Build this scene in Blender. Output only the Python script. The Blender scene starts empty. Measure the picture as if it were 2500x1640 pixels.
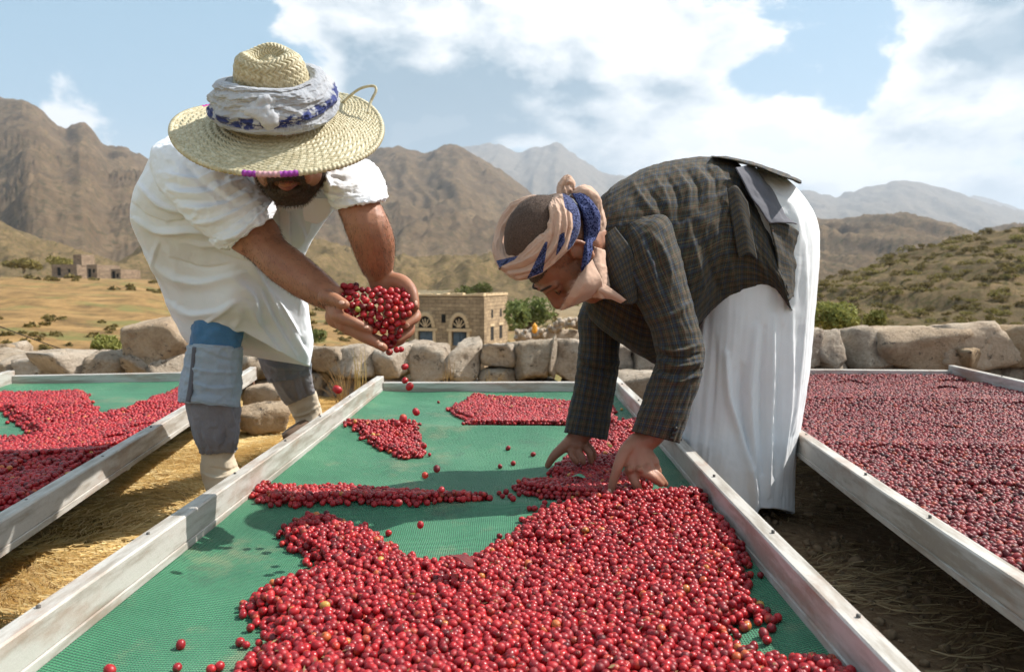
import bpy, bmesh, math, random
import numpy as np
from mathutils import Vector, Matrix, Euler, noise as mnoise

random.seed(7)
rng = np.random.default_rng(7)
R = math.radians
scene = bpy.context.scene
COL = scene.collection

# ------------------------------------------------------------------ camera
F = 1900.0                       # focal length in pixels of the 2500 px wide photograph
CAM = np.array([0.0, 0.0, 0.75])
PITCH, YAW = math.atan(134 / F), math.atan(21 / F)
cam = bpy.data.cameras.new('camera')
cam.sensor_width = 36.0
cam.lens = 36.0 * F / 2500.0
cam.clip_start, cam.clip_end = 0.05, 40000.0
cam.dof.use_dof = True
cam.dof.focus_distance = 1.85
cam.dof.aperture_fstop = 6.3
cam_o = bpy.data.objects.new('camera', cam)
COL.objects.link(cam_o)
cam_o.location = CAM
cam_o.rotation_euler = (math.pi / 2 - PITCH, 0, YAW)
scene.camera = cam_o
_M = np.array((Matrix.Rotation(YAW, 3, 'Z') @ Matrix.Rotation(math.pi / 2 - PITCH, 3, 'X')))

# ------------------------------------------------------------------ sun, sky
SUN_DIR = np.array([0.84, 0.28, 0.98]); SUN_DIR /= np.linalg.norm(SUN_DIR)
SUN_EL = math.asin(SUN_DIR[2]); SUN_AZ = math.atan2(SUN_DIR[0], SUN_DIR[1])
sun = bpy.data.lights.new('sun', 'SUN')
sun.energy = 5.0
sun.angle = R(0.55)
sun.color = (1.0, 0.955, 0.885)
sun_o = bpy.data.objects.new('sun', sun)
COL.objects.link(sun_o)
sun_o.rotation_euler = Vector(SUN_DIR).to_track_quat('Z', 'Y').to_euler()
sun_o.location = (4, 2, 6)

scene.view_settings.view_transform = 'Standard'
scene.view_settings.look = 'None'
scene.view_settings.gamma = 1.0
scene.view_settings.use_curve_mapping = False
scene.view_settings.exposure = 0.74
scene.cycles.use_denoising = True
scene.cycles.adaptive_threshold = 0.02
scene.cycles.max_bounces = 6
scene.cycles.diffuse_bounces = 3
scene.cycles.glossy_bounces = 2
scene.cycles.transmission_bounces = 3
scene.cycles.transparent_max_bounces = 6
scene.cycles.volume_bounces = 0
scene.cycles.caustics_reflective = False
scene.cycles.caustics_refractive = False
scene.cycles.sample_clamp_indirect = 4.0


class NT:
    """tiny helper round a node tree"""
    def __init__(s, tree):
        s.t = tree; s.n = tree.nodes; s.l = tree.links
    def add(s, typ, _in=None, **kw):
        nd = s.n.new(typ)
        for k, v in kw.items():
            setattr(nd, k, v)
        for k, v in (_in or {}).items():
            s.set(nd, k, v)
        return nd
    def set(s, nd, k, v):
        sock = nd.inputs[k]
        if isinstance(v, bpy.types.NodeSocket):
            s.l.new(v, sock)
        elif isinstance(v, bpy.types.Node):
            s.l.new(v.outputs[0], sock)
        else:
            if sock.type == 'RGBA' and len(v) == 3:
                v = (*v, 1)
            sock.default_value = v
    def math(s, op, a, b=0.0, c=0.0, clamp=False):
        nd = s.add('ShaderNodeMath', {0: a, 1: b, 2: c}, operation=op, use_clamp=clamp)
        return nd.outputs[0]
    def vmath(s, op, a, b=(0, 0, 0)):
        nd = s.add('ShaderNodeVectorMath', {0: a, 1: b}, operation=op)
        return nd.outputs['Value'] if op in ('DOT_PRODUCT', 'LENGTH', 'DISTANCE') else nd.outputs[0]
    def noise(s, vec, scale=5, detail=4, rough=0.55, dist=0.0, out='Fac'):
        nd = s.add('ShaderNodeTexNoise', {'Scale': scale, 'Detail': detail, 'Roughness': rough, 'Distortion': dist})
        if vec is not None:
            s.set(nd, 'Vector', vec)
        return nd.outputs[0] if out == 'Fac' else nd.outputs[1]
    def ramp(s, fac, stops, interp='LINEAR'):
        nd = s.add('ShaderNodeValToRGB', {'Fac': fac})
        cr = nd.color_ramp; cr.interpolation = interp
        while len(cr.elements) < len(stops):
            cr.elements.new(0.5)
        for e, (p, c) in zip(cr.elements, stops):
            e.position = p
            e.color = (c, c, c, 1) if isinstance(c, (int, float)) else (*c, 1)
        return nd.outputs[0]
    def mix(s, fac, a, b, blend='MIX'):
        nd = s.add('ShaderNodeMix', data_type='RGBA', blend_type=blend)
        for k, v in ((0, fac), (6, a), (7, b)):
            s.set(nd, k, v)
        return nd.outputs[2]
    def maprange(s, v, a, b, c=0.0, d=1.0, smooth=True):
        nd = s.add('ShaderNodeMapRange', {0: v, 1: a, 2: b, 3: c, 4: d})
        if smooth:
            nd.interpolation_type = 'SMOOTHSTEP'
        return nd.outputs[0]


world = bpy.data.worlds.new('World')
scene.world = world
world.use_nodes = True
world.cycles.sampling_method = 'MANUAL'
world.cycles.sample_map_resolution = 256
w = NT(world.node_tree)
w.n.clear()
sky = w.add('ShaderNodeTexSky', sky_type='NISHITA', sun_disc=False, sun_elevation=SUN_EL, sun_rotation=SUN_AZ,
            altitude=1500.0, air_density=1.0, dust_density=2.2, ozone_density=1.2)
tc = w.add('ShaderNodeTexCoord')
d = tc.outputs['Generated']
sep = w.add('ShaderNodeSeparateXYZ', {0: d})
zz = w.math('MAXIMUM', sep.outputs[2], 0.0)
# cumulus: noise over the direction, flattened; the same noise read a step towards the sun tells lit from shaded sides
SEEDN = []


def cloud_density(off):
    q = w.vmath('MULTIPLY', w.vmath('ADD', d, off), (1.0, 1.0, 1.75))
    q = w.vmath('ADD', q, CLOUD_SEED); SEEDN.append(q.node)
    wq = w.vmath('ADD', q, w.vmath('MULTIPLY', w.vmath('SUBTRACT', w.noise(q, 4.0, 3, 0.5, out='Color'), (0.5, 0.5, 0.5)), (0.10, 0.10, 0.10)))
    big = w.noise(wq, 2.9, 2, 0.5)
    fine = w.noise(wq, 8.0, 9, 0.56)
    v = w.math('ADD', w.math('MULTIPLY', big, 0.62), w.math('MULTIPLY', fine, 0.38))
    east = w.maprange(w.vmath('DOT_PRODUCT', d, (0.94, 0.34, 0.0)), -0.16, 0.16, -0.055, 0.105)     # more cloud towards the sun's side
    return w.math('ADD', v, east)


CLOUD_SEED = (5.78, 1.4, 15.33)
d0 = cloud_density((0.0, 0.0, 0.0))
d1 = cloud_density((0.05, 0.02, 0.085))
d2 = cloud_density((0.012, 0.005, 0.02))
cover = w.maprange(d0, 0.488, 0.530)
shade = w.math('MULTIPLY', w.maprange(d1, 0.53, 0.67), w.maprange(d0, 0.50, 0.60))
rim = w.maprange(w.math('SUBTRACT', d0, d2), -0.015, 0.03)
bright = w.math('SUBTRACT', w.math('ADD', 0.86, w.math('MULTIPLY', rim, 0.22)), w.math('MULTIPLY', shade, 1.0))
ccol = w.mix(w.maprange(bright, 0.0, 1.0, 0.0, 1.0, False), (1.7, 2.9, 3.8), (9.6, 9.6, 9.5))
# low sky whitens with distance
low = w.maprange(zz, 0.0, 0.20, 1.0, 0.0)
base = w.mix(w.math('MULTIPLY', low, 0.75), w.mix(0.5, sky.outputs[0], (3.0, 5.7, 7.1)), (6.4, 7.4, 7.9))
cover = w.math('MULTIPLY', cover, w.maprange(zz, 0.0, 0.10, 0.55, 1.0))
full = w.mix(w.math('MULTIPLY', cover, 0.97), base, ccol)
bg = w.add('ShaderNodeBackground', {'Color': full, 'Strength': 0.084})
w.add('ShaderNodeOutputWorld', {'Surface': bg.outputs[0]})


# ------------------------------------------------------------------ pixel helpers (photograph pixels -> places)
def ray(px, py):
    v = _M @ np.array([(px - 1250) / F, (820 - py) / F, -1.0])
    return v / v[1]


def P(px, py, dist):
    """point at world depth y = dist seen at photograph pixel px, py"""
    return CAM + ray(px, py) * dist


def Q(x, y, dist):
    """the same from coordinates read off the 2380 px wide overview"""
    return P(x * 1.0504, y * 1.0504, dist)


def PZ(px, py, z):
    r = ray(px, py)
    return CAM + r * ((z - CAM[2]) / r[2])


def project(v):
    c = (np.asarray(v) - CAM) @ _M
    return np.stack([1250 + F * c[..., 0] / -c[..., 2], 820 - F * c[..., 1] / -c[..., 2]], -1)


# ------------------------------------------------------------------ noise
def _hash(ix, iy, iz, seed):
    h = (ix.astype(np.uint32) * np.uint32(374761393) + iy.astype(np.uint32) * np.uint32(668265263)
         + iz.astype(np.uint32) * np.uint32(2246822519) + np.uint32(seed * 974711 + 13))
    h = (h ^ (h >> np.uint32(13))) * np.uint32(1274126177)
    h = h ^ (h >> np.uint32(16))
    return (h & np.uint32(0xFFFFFF)).astype(np.float32) / np.float32(0x7FFFFF) - 1.0


def vnoise(p, seed=0):
    p = np.asarray(p, np.float32)
    i = np.floor(p).astype(np.int64); f = (p - i).astype(np.float32)
    u = f * f * f * (f * (f * 6 - 15) + 10)
    out = 0
    for dx in (0, 1):
        wx = u[..., 0] if dx else 1 - u[..., 0]
        for dy in (0, 1):
            wy = u[..., 1] if dy else 1 - u[..., 1]
            for dz in (0, 1):
                wz = u[..., 2] if dz else 1 - u[..., 2]
                out = out + wx * wy * wz * _hash(i[..., 0] + dx, i[..., 1] + dy, i[..., 2] + dz, seed)
    return out


def fbm(p, octaves=4, gain=0.5, seed=0, ridged=False):
    p = np.asarray(p, np.float32)
    a, s, tot = 1.0, 0.0, 0.0
    for k in range(octaves):
        n = vnoise(p, seed + k * 17)
        if ridged:
            n = 1 - 2 * np.abs(n)
        s = s + a * n; tot += a
        a *= gain; p = p * 2.03 + 5.7
    return s / tot


def sstep(a, b, x):
    t = np.clip((np.asarray(x, float) - a) / (b - a), 0, 1)
    return t * t * (3 - 2 * t)


# ------------------------------------------------------------------ mesh helpers
def link(o, parent=None):
    COL.objects.link(o)
    if parent is not None:
        o.parent = parent
    return o


def me_from(name, verts, faces, smooth=True, uv=None):
    verts = np.asarray(verts, np.float32)
    me = bpy.data.meshes.new(name)
    if isinstance(faces, np.ndarray):
        k = faces.shape[1]; nf = len(faces)
        me.vertices.add(len(verts)); me.vertices.foreach_set('co', verts.ravel())
        me.loops.add(nf * k); me.loops.foreach_set('vertex_index', faces.astype(np.int32).ravel())
        me.polygons.add(nf)
        me.polygons.foreach_set('loop_start', np.arange(0, nf * k, k, dtype=np.int32))
        me.polygons.foreach_set('loop_total', np.full(nf, k, np.int32))
        me.update(calc_edges=True)
        me.validate()
    else:
        me.from_pydata([tuple(v) for v in verts], [], faces)
    if uv is not None:
        lay = me.uv_layers.new(name='UVMap')
        li = np.empty(len(me.loops), np.int32); me.loops.foreach_get('vertex_index', li)
        lay.data.foreach_set('uv', np.asarray(uv, np.float32)[li].ravel())
    if smooth:
        me.polygons.foreach_set('use_smooth', np.ones(len(me.polygons), bool))
    return me


def obj(name, me, mat=None, parent=None):
    o = bpy.data.objects.new(name, me)
    if mat is not None:
        if not me.materials:
            me.materials.append(mat)
    return link(o, parent)


def mesh(name, verts, faces, mat, parent=None, smooth=True, uv=None):
    return obj(name, me_from(name, verts, faces, smooth, uv), mat, parent)


def empty(name, loc=(0, 0, 0), rz=0.0):
    o = bpy.data.objects.new(name, None)
    o.location = loc; o.rotation_euler = (0, 0, rz); o.empty_display_size = 0.1
    return link(o)


def tag(o, label=None, cat=None, group=None, kind=None):
    if label: o['label'] = label
    if cat: o['category'] = cat
    if group: o['group'] = group
    if kind: o['kind'] = kind
    return o


def grid_faces(n, m, wrap_m=False, flip=False):
    """quads of an n x m vertex grid (row-major), wrapped in the second direction if asked"""
    i = np.arange(n - 1)[:, None]; j = np.arange(m if wrap_m else m - 1)[None, :]
    a = i * m + j; b = i * m + (j + 1) % m; c = (i + 1) * m + (j + 1) % m; e = (i + 1) * m + j
    q = np.stack([a, b, c, e], -1).reshape(-1, 4)
    return q[:, ::-1] if flip else q


def crm(pts, n):
    """Catmull-Rom through rows of pts, resampled to n rows"""
    pts = np.asarray(pts, float)
    if len(pts) == 2:
        t = np.linspace(0, 1, n)[:, None]
        return pts[0] * (1 - t) + pts[1] * t
    p = np.vstack([2 * pts[0] - pts[1], pts, 2 * pts[-1] - pts[-2]])
    t = np.linspace(0, len(pts) - 1, n); i = np.minimum(t.astype(int), len(pts) - 2); f = (t - i)[:, None]
    p0, p1, p2, p3 = p[i], p[i + 1], p[i + 2], p[i + 3]
    return 0.5 * (2 * p1 + (p2 - p0) * f + (2 * p0 - 5 * p1 + 4 * p2 - p3) * f ** 2 + (3 * p1 - p0 - 3 * p2 + p3) * f ** 3)


def box_me(name, sx, sy, sz, bev=0.0, seg=1):
    bm = bmesh.new()
    bmesh.ops.create_cube(bm, size=1.0)
    bmesh.ops.scale(bm, vec=(sx, sy, sz), verts=bm.verts)
    if bev > 0:
        bmesh.ops.bevel(bm, geom=bm.edges[:], offset=bev, segments=seg, affect='EDGES', profile=0.5)
    me = bpy.data.meshes.new(name); bm.to_mesh(me); bm.free()
    return me


def box(name, c, s, mat, parent=None, rz=0.0, bev=0.004, rot=None):
    o = obj(name, box_me(name, *s, bev=bev), mat, parent)
    o.location = c; o.rotation_euler = rot if rot else (0, 0, rz)
    return o


def normals_of(v, faces):
    n = np.zeros_like(v)
    a, b, c = v[faces[:, 0]], v[faces[:, 1]], v[faces[:, 2]]
    fn = np.cross(b - a, c - a)
    if faces.shape[1] == 4:
        fn = fn + np.cross(c - a, v[faces[:, 3]] - a)
    for k in range(faces.shape[1]):
        np.add.at(n, faces[:, k], fn)
    return n / np.maximum(np.linalg.norm(n, axis=1, keepdims=True), 1e-12)


def tube(path, rad, n=8, cap=True):
    """closed tube round a polyline; rad scalar or per point -> verts, quads"""
    path = np.asarray(path, float); m = len(path)
    rad = np.broadcast_to(np.asarray(rad, float), (m,))
    tg = np.gradient(path, axis=0); tg /= np.maximum(np.linalg.norm(tg, axis=1, keepdims=True), 1e-9)
    ref = np.array([0, 0, 1.0]) if abs(tg[0, 2]) < 0.9 else np.array([1.0, 0, 0])
    vs = []
    x = np.cross(ref, tg[0])
    for i in range(m):
        x = x - tg[i] * np.dot(x, tg[i]); x /= np.linalg.norm(x)
        y = np.cross(tg[i], x)
        a = np.linspace(0, 2 * np.pi, n, endpoint=False)[:, None]
        vs.append(path[i] + rad[i] * (np.cos(a) * x + np.sin(a) * y))
    v = np.vstack(vs); f = grid_faces(m, n, True)
    if cap:
        k = len(v)
        v = np.vstack([v, path[:1], path[-1:]])
        j = np.arange(n)
        c0 = np.stack([np.full(n, k), (j + 1) % n, j, j], -1)
        c1 = np.stack([np.full(n, k + 1), (m - 1) * n + j, (m - 1) * n + (j + 1) % n, (m - 1) * n + (j + 1) % n], -1)
        tri = [tuple(r[:3]) for r in c0] + [tuple(r[:3]) for r in c1]
        return v, [tuple(r) for r in f] + tri
    return v, f


# ------------------------------------------------------------------ materials
MATS = {}


def mat(name):
    m = bpy.data.materials.new(name); m.use_nodes = True
    t = NT(m.node_tree); t.n.clear()
    b = t.add('ShaderNodeBsdfPrincipled'); o = t.add('ShaderNodeOutputMaterial', {'Surface': b.outputs[0]})
    t.b = b; t.o = o
    MATS[name] = m
    return m, t


def oc(t):
    return t.add('ShaderNodeTexCoord').outputs['Object']


def wp(t):
    return t.add('ShaderNodeNewGeometry').outputs['Position']


def bump(t, h, strength=0.3, dist=0.01, normal=None):
    nd = t.add('ShaderNodeBump', {'Strength': strength, 'Distance': dist, 'Height': h})
    if normal is not None:
        t.set(nd, 'Normal', normal)
    t.set(t.b, 'Normal', nd.outputs[0])
    return nd.outputs[0]


def simple(name, c1, c2=None, scale=20, rough=0.7, bumps=0.2, bdist=0.004, spec=0.3, detail=5):
    m, t = mat(name)
    p = oc(t)
    n = t.noise(p, scale, detail, 0.6)
    c2 = c2 or tuple(x * 0.75 for x in c1)
    t.set(t.b, 'Base Color', t.mix(t.maprange(n, 0.3, 0.7), c1, c2))
    t.set(t.b, 'Roughness', rough); t.set(t.b, 'Specular IOR Level', spec)
    if bumps:
        bump(t, t.noise(p, scale * 2.5, 6, 0.65), bumps, bdist)
    return m
# ================================================================== SETTING
# ---- near ground and the land beyond: one sheet
_tab_px = np.array([-1500, -300, 0, 300, 520, 760, 1000, 1250, 1500, 1900, 2300, 2700, 4000], float)
_tab_d = np.log(np.array([5.4, 6.6, 12, 26, 44, 75, 110, 150, 250, 400, 900, 3000, 14000]))
_tab = np.array([
    # 5.4  6.6   12    26    44    75   110  150  250  400  900  3000 14000
    [.05, -.6, -1.6, -2.0, -1.6, -.6,  .6, 2.0, 2, 0, -6, -8, -8],
    [.05, -.6, -1.6, -2.2, -1.9, -.9,  .4, 1.5, 1.5, 0, -6, -8, -8],
    [.05, -.6, -1.6, -2.3, -2.0, -1.0, .3, 1.4, 1.2, 0, -6, -8, -8],
    [.05, -.7, -1.8, -2.8, -2.6, -1.5, .0, 1.0, .5, -1, -6, -8, -8],
    [.05, -.8, -2.2, -3.6, -3.8, -2.6, -1.2, .0, -1, -2, -6, -8, -8],
    [.05, -.9, -2.6, -4.4, -4.8, -3.8, -3.0, -2.4, -2, -3, -6, -8, -8],
    [.05, -.9, -2.8, -4.6, -5.0, -4.6, -4.0, -3.0, -2, -3, -6, -8, -8],
    [.05, -.9, -2.8, -4.6, -5.0, -4.6, -4.0, -3.0, -2, -3, -6, -8, -8],
    [.05, -.9, -2.6, -4.2, -4.6, -4.4, -4.0, -3.0, -2, -3, -6, -8, -8],
    [.05, -.8, -2.2, -3.4, -4.0, -4.0, -4.0, -3.5, -3, -3, -6, -8, -8],
    [.05, -.7, -1.8, -2.8, -3.2, -4.0, -4.0, -4.0, -4, -4, -6, -8, -8],
    [.05, -.6, -1.6, -2.4, -2.6, -3.0, -4.0, -4.0, -4, -4, -6, -8, -8],
    [.05, -.6, -1.6, -2.2, -2.2, -2.0, -3.0, -4.0, -4, -4, -6, -8, -8]], float)


def land_z(x, y):
    x = np.asarray(x, float); y = np.asarray(y, float)
    r = np.sqrt(x * x + y * y)
    px = 1271 + 1900 * np.tan(np.clip(np.arctan2(x, np.maximum(y, 1e-3)), -1.0, 1.0))
    u = np.clip(np.interp(px, _tab_px, np.arange(len(_tab_px))), 0, len(_tab_px) - 1.001)
    v = np.clip(np.interp(np.log(np.maximum(r, 5.4)), _tab_d, np.arange(len(_tab_d))), 0, len(_tab_d) - 1.001)
    i, j = u.astype(int), v.astype(int); fu, fv = sstep(0, 1, u - i), v - j
    z = (_tab[i, j] * (1 - fu) + _tab[i + 1, j] * fu) * (1 - fv) + (_tab[i, j + 1] * (1 - fu) + _tab[i + 1, j + 1] * fu) * fv
    p = np.stack([x, y, 0 * x], -1)
    amp = sstep(6, 30, r)
    z = z + amp * fbm(p * 0.07, 4, seed=3) * 0.55 + sstep(100, 400, r) * fbm(p * 0.012, 4, seed=5) * 3.0
    near = 1 - sstep(5.2, 5.8, y) * (y > 0)
    zt = 0.022 * fbm(p * 1.7, 3, seed=11) + 0.007 * fbm(p * 14, 3, seed=12)
    zt = zt + 0.075 * np.exp(-(((x + 0.86) / 0.30) ** 2 + ((y - 3.25) / 0.42) ** 2)) + 0.04 * sstep(4.0, 5.0, y)
    front = (y < 5.8) & (r < 40)
    return np.where(front, zt * near + z * (1 - near), z)


m, t = mat('earth')
p = wp(t)
sp = t.add('ShaderNodeSeparateXYZ', {0: p})
big = t.noise(p, 1.3, 5, 0.6)
fine = t.noise(p, 38, 6, 0.7)
soil = t.ramp(fine, [(0.25, (0.15, 0.09, 0.052)), (0.5, (0.28, 0.175, 0.10)), (0.72, (0.42, 0.29, 0.175))])
strw = t.ramp(fine, [(0.2, (0.30, 0.185, 0.075)), (0.5, (0.55, 0.37, 0.165)), (0.75, (0.74, 0.55, 0.29))])
side = t.maprange(t.math('ADD', sp.outputs[0], t.math('MULTIPLY', t.math('SUBTRACT', big, 0.5), 0.9)), 0.05, 0.5)
nearc = t.mix(side, strw, soil)
fn = t.noise(p, 0.16, 6, 0.62)
fn2 = t.noise(t.vmath('MULTIPLY', p, (0.7, 0.35, 1.0)), 0.8, 8, 0.74)
fieldc = t.ramp(fn2, [(0.30, (0.075, 0.050, 0.024)), (0.43, (0.165, 0.100, 0.040)), (0.55, (0.28, 0.168, 0.065)), (0.72, (0.36, 0.235, 0.105))])
fieldc = t.mix(t.math('MULTIPLY', t.maprange(fn, 0.52, 0.66), 0.75), fieldc, (0.13, 0.14, 0.045))
far = t.maprange(t.math('ADD', sp.outputs[1], t.math('MULTIPLY', sp.outputs[0], 0.9)), 45.0, 150.0)
fieldc = t.mix(far, fieldc, t.ramp(t.noise(p, 0.09, 7, 0.7), [(0.3, (0.085, 0.085, 0.04)), (0.5, (0.19, 0.145, 0.085)), (0.7, (0.28, 0.215, 0.13))]))
t.set(t.b, 'Base Color', t.mix(t.maprange(sp.outputs[1], 5.2, 6.2), nearc, fieldc))
t.set(t.b, 'Roughness', 0.95); t.set(t.b, 'Specular IOR Level', 0.15)
bump(t, t.math('ADD', t.noise(p, 55, 8, 0.75), t.math('MULTIPLY', t.noise(p, 9, 4, 0.6), 0.7)), 0.9, 0.02)

az = np.concatenate([np.linspace(-180, -48, 45)[:-1], np.linspace(-48, 48, 420), np.linspace(48, 180, 45)[1:]])
az = R(1) * az[:-1]
rad = np.concatenate([[0.02], np.linspace(0.25, 6.4, 150), np.geomspace(6.6, 15000, 170)])
A, Rr = np.meshgrid(az, rad)
gx, gy = np.sin(A) * Rr, np.cos(A) * Rr
gv = np.stack([gx, gy, land_z(gx, gy)], -1).reshape(-1, 3)
ground = mesh('ground', gv, grid_faces(len(rad), len(az), True, flip=True), MATS['earth'])
tag(ground, 'dry earth terrace with straw and the ochre fields falling away behind the wall', kind='structure')


# ---- mountains
def hill_mat(name, a, b, c, green, scale):
    m, t = mat(name)
    p = wp(t)
    n1 = t.noise(p, scale, 8, 0.65)
    n2 = t.noise(t.vmath('ADD', p, (313, 71, 5)), scale * 4.5, 9, 0.72)
    n3 = t.noise(t.vmath('ADD', p, (31, 771, 55)), scale * 16, 8, 0.75)
    col = t.ramp(t.math('ADD', t.math('MULTIPLY', n1, 0.45), t.math('MULTIPLY', n2, 0.55)), [(0.36, a), (0.5, b), (0.64, c)])
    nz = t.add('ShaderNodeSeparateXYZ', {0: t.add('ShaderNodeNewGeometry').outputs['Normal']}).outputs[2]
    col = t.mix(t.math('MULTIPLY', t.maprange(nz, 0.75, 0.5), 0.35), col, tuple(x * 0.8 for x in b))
    scrub = t.math('MULTIPLY', t.maprange(n3, 0.46, 0.60), t.maprange(n1, 0.30, 0.55, 0.35, 1.0))
    col = t.mix(t.math('MULTIPLY', scrub, 0.75), col, green)
    t.set(t.b, 'Base Color', col); t.set(t.b, 'Roughness', 1.0); t.set(t.b, 'Specular IOR Level', 0.05)
    bump(t, t.math('ADD', n2, n3), 0.7, 0.6 / scale * 0.05)
    return m


hill_mat('rock_near', (0.070, 0.048, 0.031), (0.138, 0.094, 0.057), (0.215, 0.148, 0.086), (0.056, 0.051, 0.027), 0.007)
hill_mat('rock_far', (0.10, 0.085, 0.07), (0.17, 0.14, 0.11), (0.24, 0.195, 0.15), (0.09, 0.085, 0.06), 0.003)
hill_mat('scrub_slope', (0.08, 0.062, 0.036), (0.15, 0.105, 0.058), (0.25, 0.17, 0.09), (0.075, 0.070, 0.026), 0.05)


def mountain(name, prof, D, front, back, z0, seed, gully, crag, material, label, step=5.0, rows=90, wob=0.06):
    prof = np.asarray(prof, float) * 1.0504
    px = np.arange(prof[0, 0], prof[-1, 0] + step, step)
    py = crm(prof, len(prof) * 12); py = np.interp(px, py[:, 0], py[:, 1])
    tt = np.concatenate([np.linspace(0, 1, rows), np.linspace(1, 1.5, rows // 4)[1:]])
    hx = np.array([ray(q, 686.0)[0] for q in px])
    top = np.array([P(q, w_, 1.0)[2] - CAM[2] for q, w_ in zip(px, py)])           # rise per metre of depth
    xx = hx * D
    n1 = fbm(np.stack([xx / (D * 0.10), 0 * xx, 0 * xx + seed], -1), 4, seed=seed)
    Dr = D * (1 + wob * n1)
    ridge = CAM[2] + top * Dr
    V = []
    for s in tt:
        yy = Dr - front * (1 - s) if s <= 1 else Dr + back * (s - 1) * 2
        X = hx * yy
        fr = s ** 1.25 if s <= 1 else 1 - (s - 1) * 1.2
        pp = np.stack([X / (D * 0.055), yy / (D * 0.16), 0 * X + seed], -1)
        warp = np.stack([X / (D * 0.2), yy / (D * 0.2), 0 * X], -1)
        pp = pp + 0.8 * np.stack([vnoise(warp, seed + 3), vnoise(warp + 9, seed + 4), 0 * X], -1)
        g = fbm(pp, 6, 0.55, seed=seed + 1, ridged=True)
        env = (4 * s * (1 - s)) ** 0.7 if s < 1 else 0
        z = z0 + (ridge - z0) * fr + gully * env * g
        if s > 0.9 and s <= 1:
            z = z + 0
        pc = np.stack([X / (D * 0.012), yy / (D * 0.02), 0 * X], -1)
        z = z + crag * (0.25 + 0.75 * min(s, 1)) * fbm(pc, 4, 0.6, seed=seed + 5)
        V.append(np.stack([X, yy, z], -1))
    o = mesh(name, np.array(V).reshape(-1, 3), grid_faces(len(tt), len(px)), material)
    tag(o, label, kind='structure')
    return o


mountain('mountain', [(-500, 150), (-250, 190), (-60, 212), (0, 222), (75, 234), (108, 252), (135, 280), (163, 300), (182, 292), (205, 284), (228, 302),
                      (258, 336), (300, 344), (360, 372), (450, 410), (560, 470), (680, 520), (820, 575), (980, 620)], 2000, 1400, 800, -8, 21, 44, 8, MATS['rock_near'],
         'tall brown mountain rising on the left behind the fields')
mountain('mountain', [(420, 560), (560, 500), (680, 440), (780, 390), (860, 352), (905, 340), (948, 345), (985, 356), (1012, 348), (1040, 338), (1072, 341), (1100, 356), (1130, 374),
                      (1180, 408), (1230, 446), (1290, 500), (1360, 545), (1460, 590), (1560, 615)], 2600, 1850, 900, -8, 33, 52, 11, MATS['rock_near'],
         'brown craggy mountain between the two men')
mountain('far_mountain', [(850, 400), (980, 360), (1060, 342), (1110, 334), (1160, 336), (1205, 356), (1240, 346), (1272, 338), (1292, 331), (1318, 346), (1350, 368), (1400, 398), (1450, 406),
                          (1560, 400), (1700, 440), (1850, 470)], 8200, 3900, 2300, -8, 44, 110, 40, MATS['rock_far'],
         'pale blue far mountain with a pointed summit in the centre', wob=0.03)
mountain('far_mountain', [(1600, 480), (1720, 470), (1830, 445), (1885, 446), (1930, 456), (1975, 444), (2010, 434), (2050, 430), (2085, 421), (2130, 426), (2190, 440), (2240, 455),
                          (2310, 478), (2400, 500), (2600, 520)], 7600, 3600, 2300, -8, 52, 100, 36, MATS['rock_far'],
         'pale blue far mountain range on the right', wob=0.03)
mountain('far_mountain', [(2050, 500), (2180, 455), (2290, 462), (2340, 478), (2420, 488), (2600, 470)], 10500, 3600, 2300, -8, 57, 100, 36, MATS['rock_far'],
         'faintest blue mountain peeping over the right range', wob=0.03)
mountain('hill', [(1560, 560), (1700, 530), (1800, 505), (1860, 498), (1905, 514), (1960, 512), (2040, 502), (2100, 499), (2150, 506), (2205, 522), (2262, 545), (2300, 532), (2345, 524),
                  (2420, 522), (2600, 500)], 1700, 1150, 700, -8, 63, 33, 6, MATS['rock_near'],
         'rounded brown hill in the middle distance on the right')
mountain('hill', [(-200, 470), (-60, 500), (0, 512), (60, 540), (130, 566), (200, 590), (260, 612), (300, 626), (340, 634)], 420, 240, 150, -2, 71, 7, 1.5, MATS['scrub_slope'],
         'low scrubby hill at the left edge behind the ruins')
mountain('hill', [(240, 640), (268, 622), (300, 600), (330, 576), (360, 560), (420, 530), (520, 520), (640, 545), (720, 556), (800, 577), (900, 600), (1000, 606), (1080, 598), (1150, 604),
                  (1250, 600), (1350, 612), (1480, 620), (1620, 640)], 470, 330, 200, -4, 77, 9, 2.0, MATS['scrub_slope'],
         'dark scrub covered hill behind the stone house')
near_hill = mountain('hill', [(1500, 730), (1640, 700), (1760, 680), (1850, 668), (1905, 655), (1960, 640), (2010, 622), (2060, 600), (2110, 585), (2160, 572), (2205, 558), (2250, 552), (2300, 540),
                              (2380, 529), (2480, 515), (2700, 490)], 165, 110, 90, -4.5, 83, 2.2, 0.5, MATS['scrub_slope'],
                     'bushy brown hillside sloping down from the right edge', wob=0.04)

# ---- air
hz = bpy.data.materials.new('haze_air'); hz.use_nodes = True
t = NT(hz.node_tree); t.n.clear()
pv = t.add('ShaderNodeVolumePrincipled', {'Color': (0.80, 0.88, 1.0), 'Density': 0.95e-4, 'Anisotropy': 0.15})
t.add('ShaderNodeOutputMaterial', {'Volume': pv.outputs[0]})
hb = box('haze', (0, 0, 0), (1, 1, 1), hz, bev=0)
hb.scale = (36000, 36000, 1720); hb.location = (0, 0, 1720 / 2 - 60)
tag(hb, 'thin pale haze in the valley air', kind='stuff')


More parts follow.
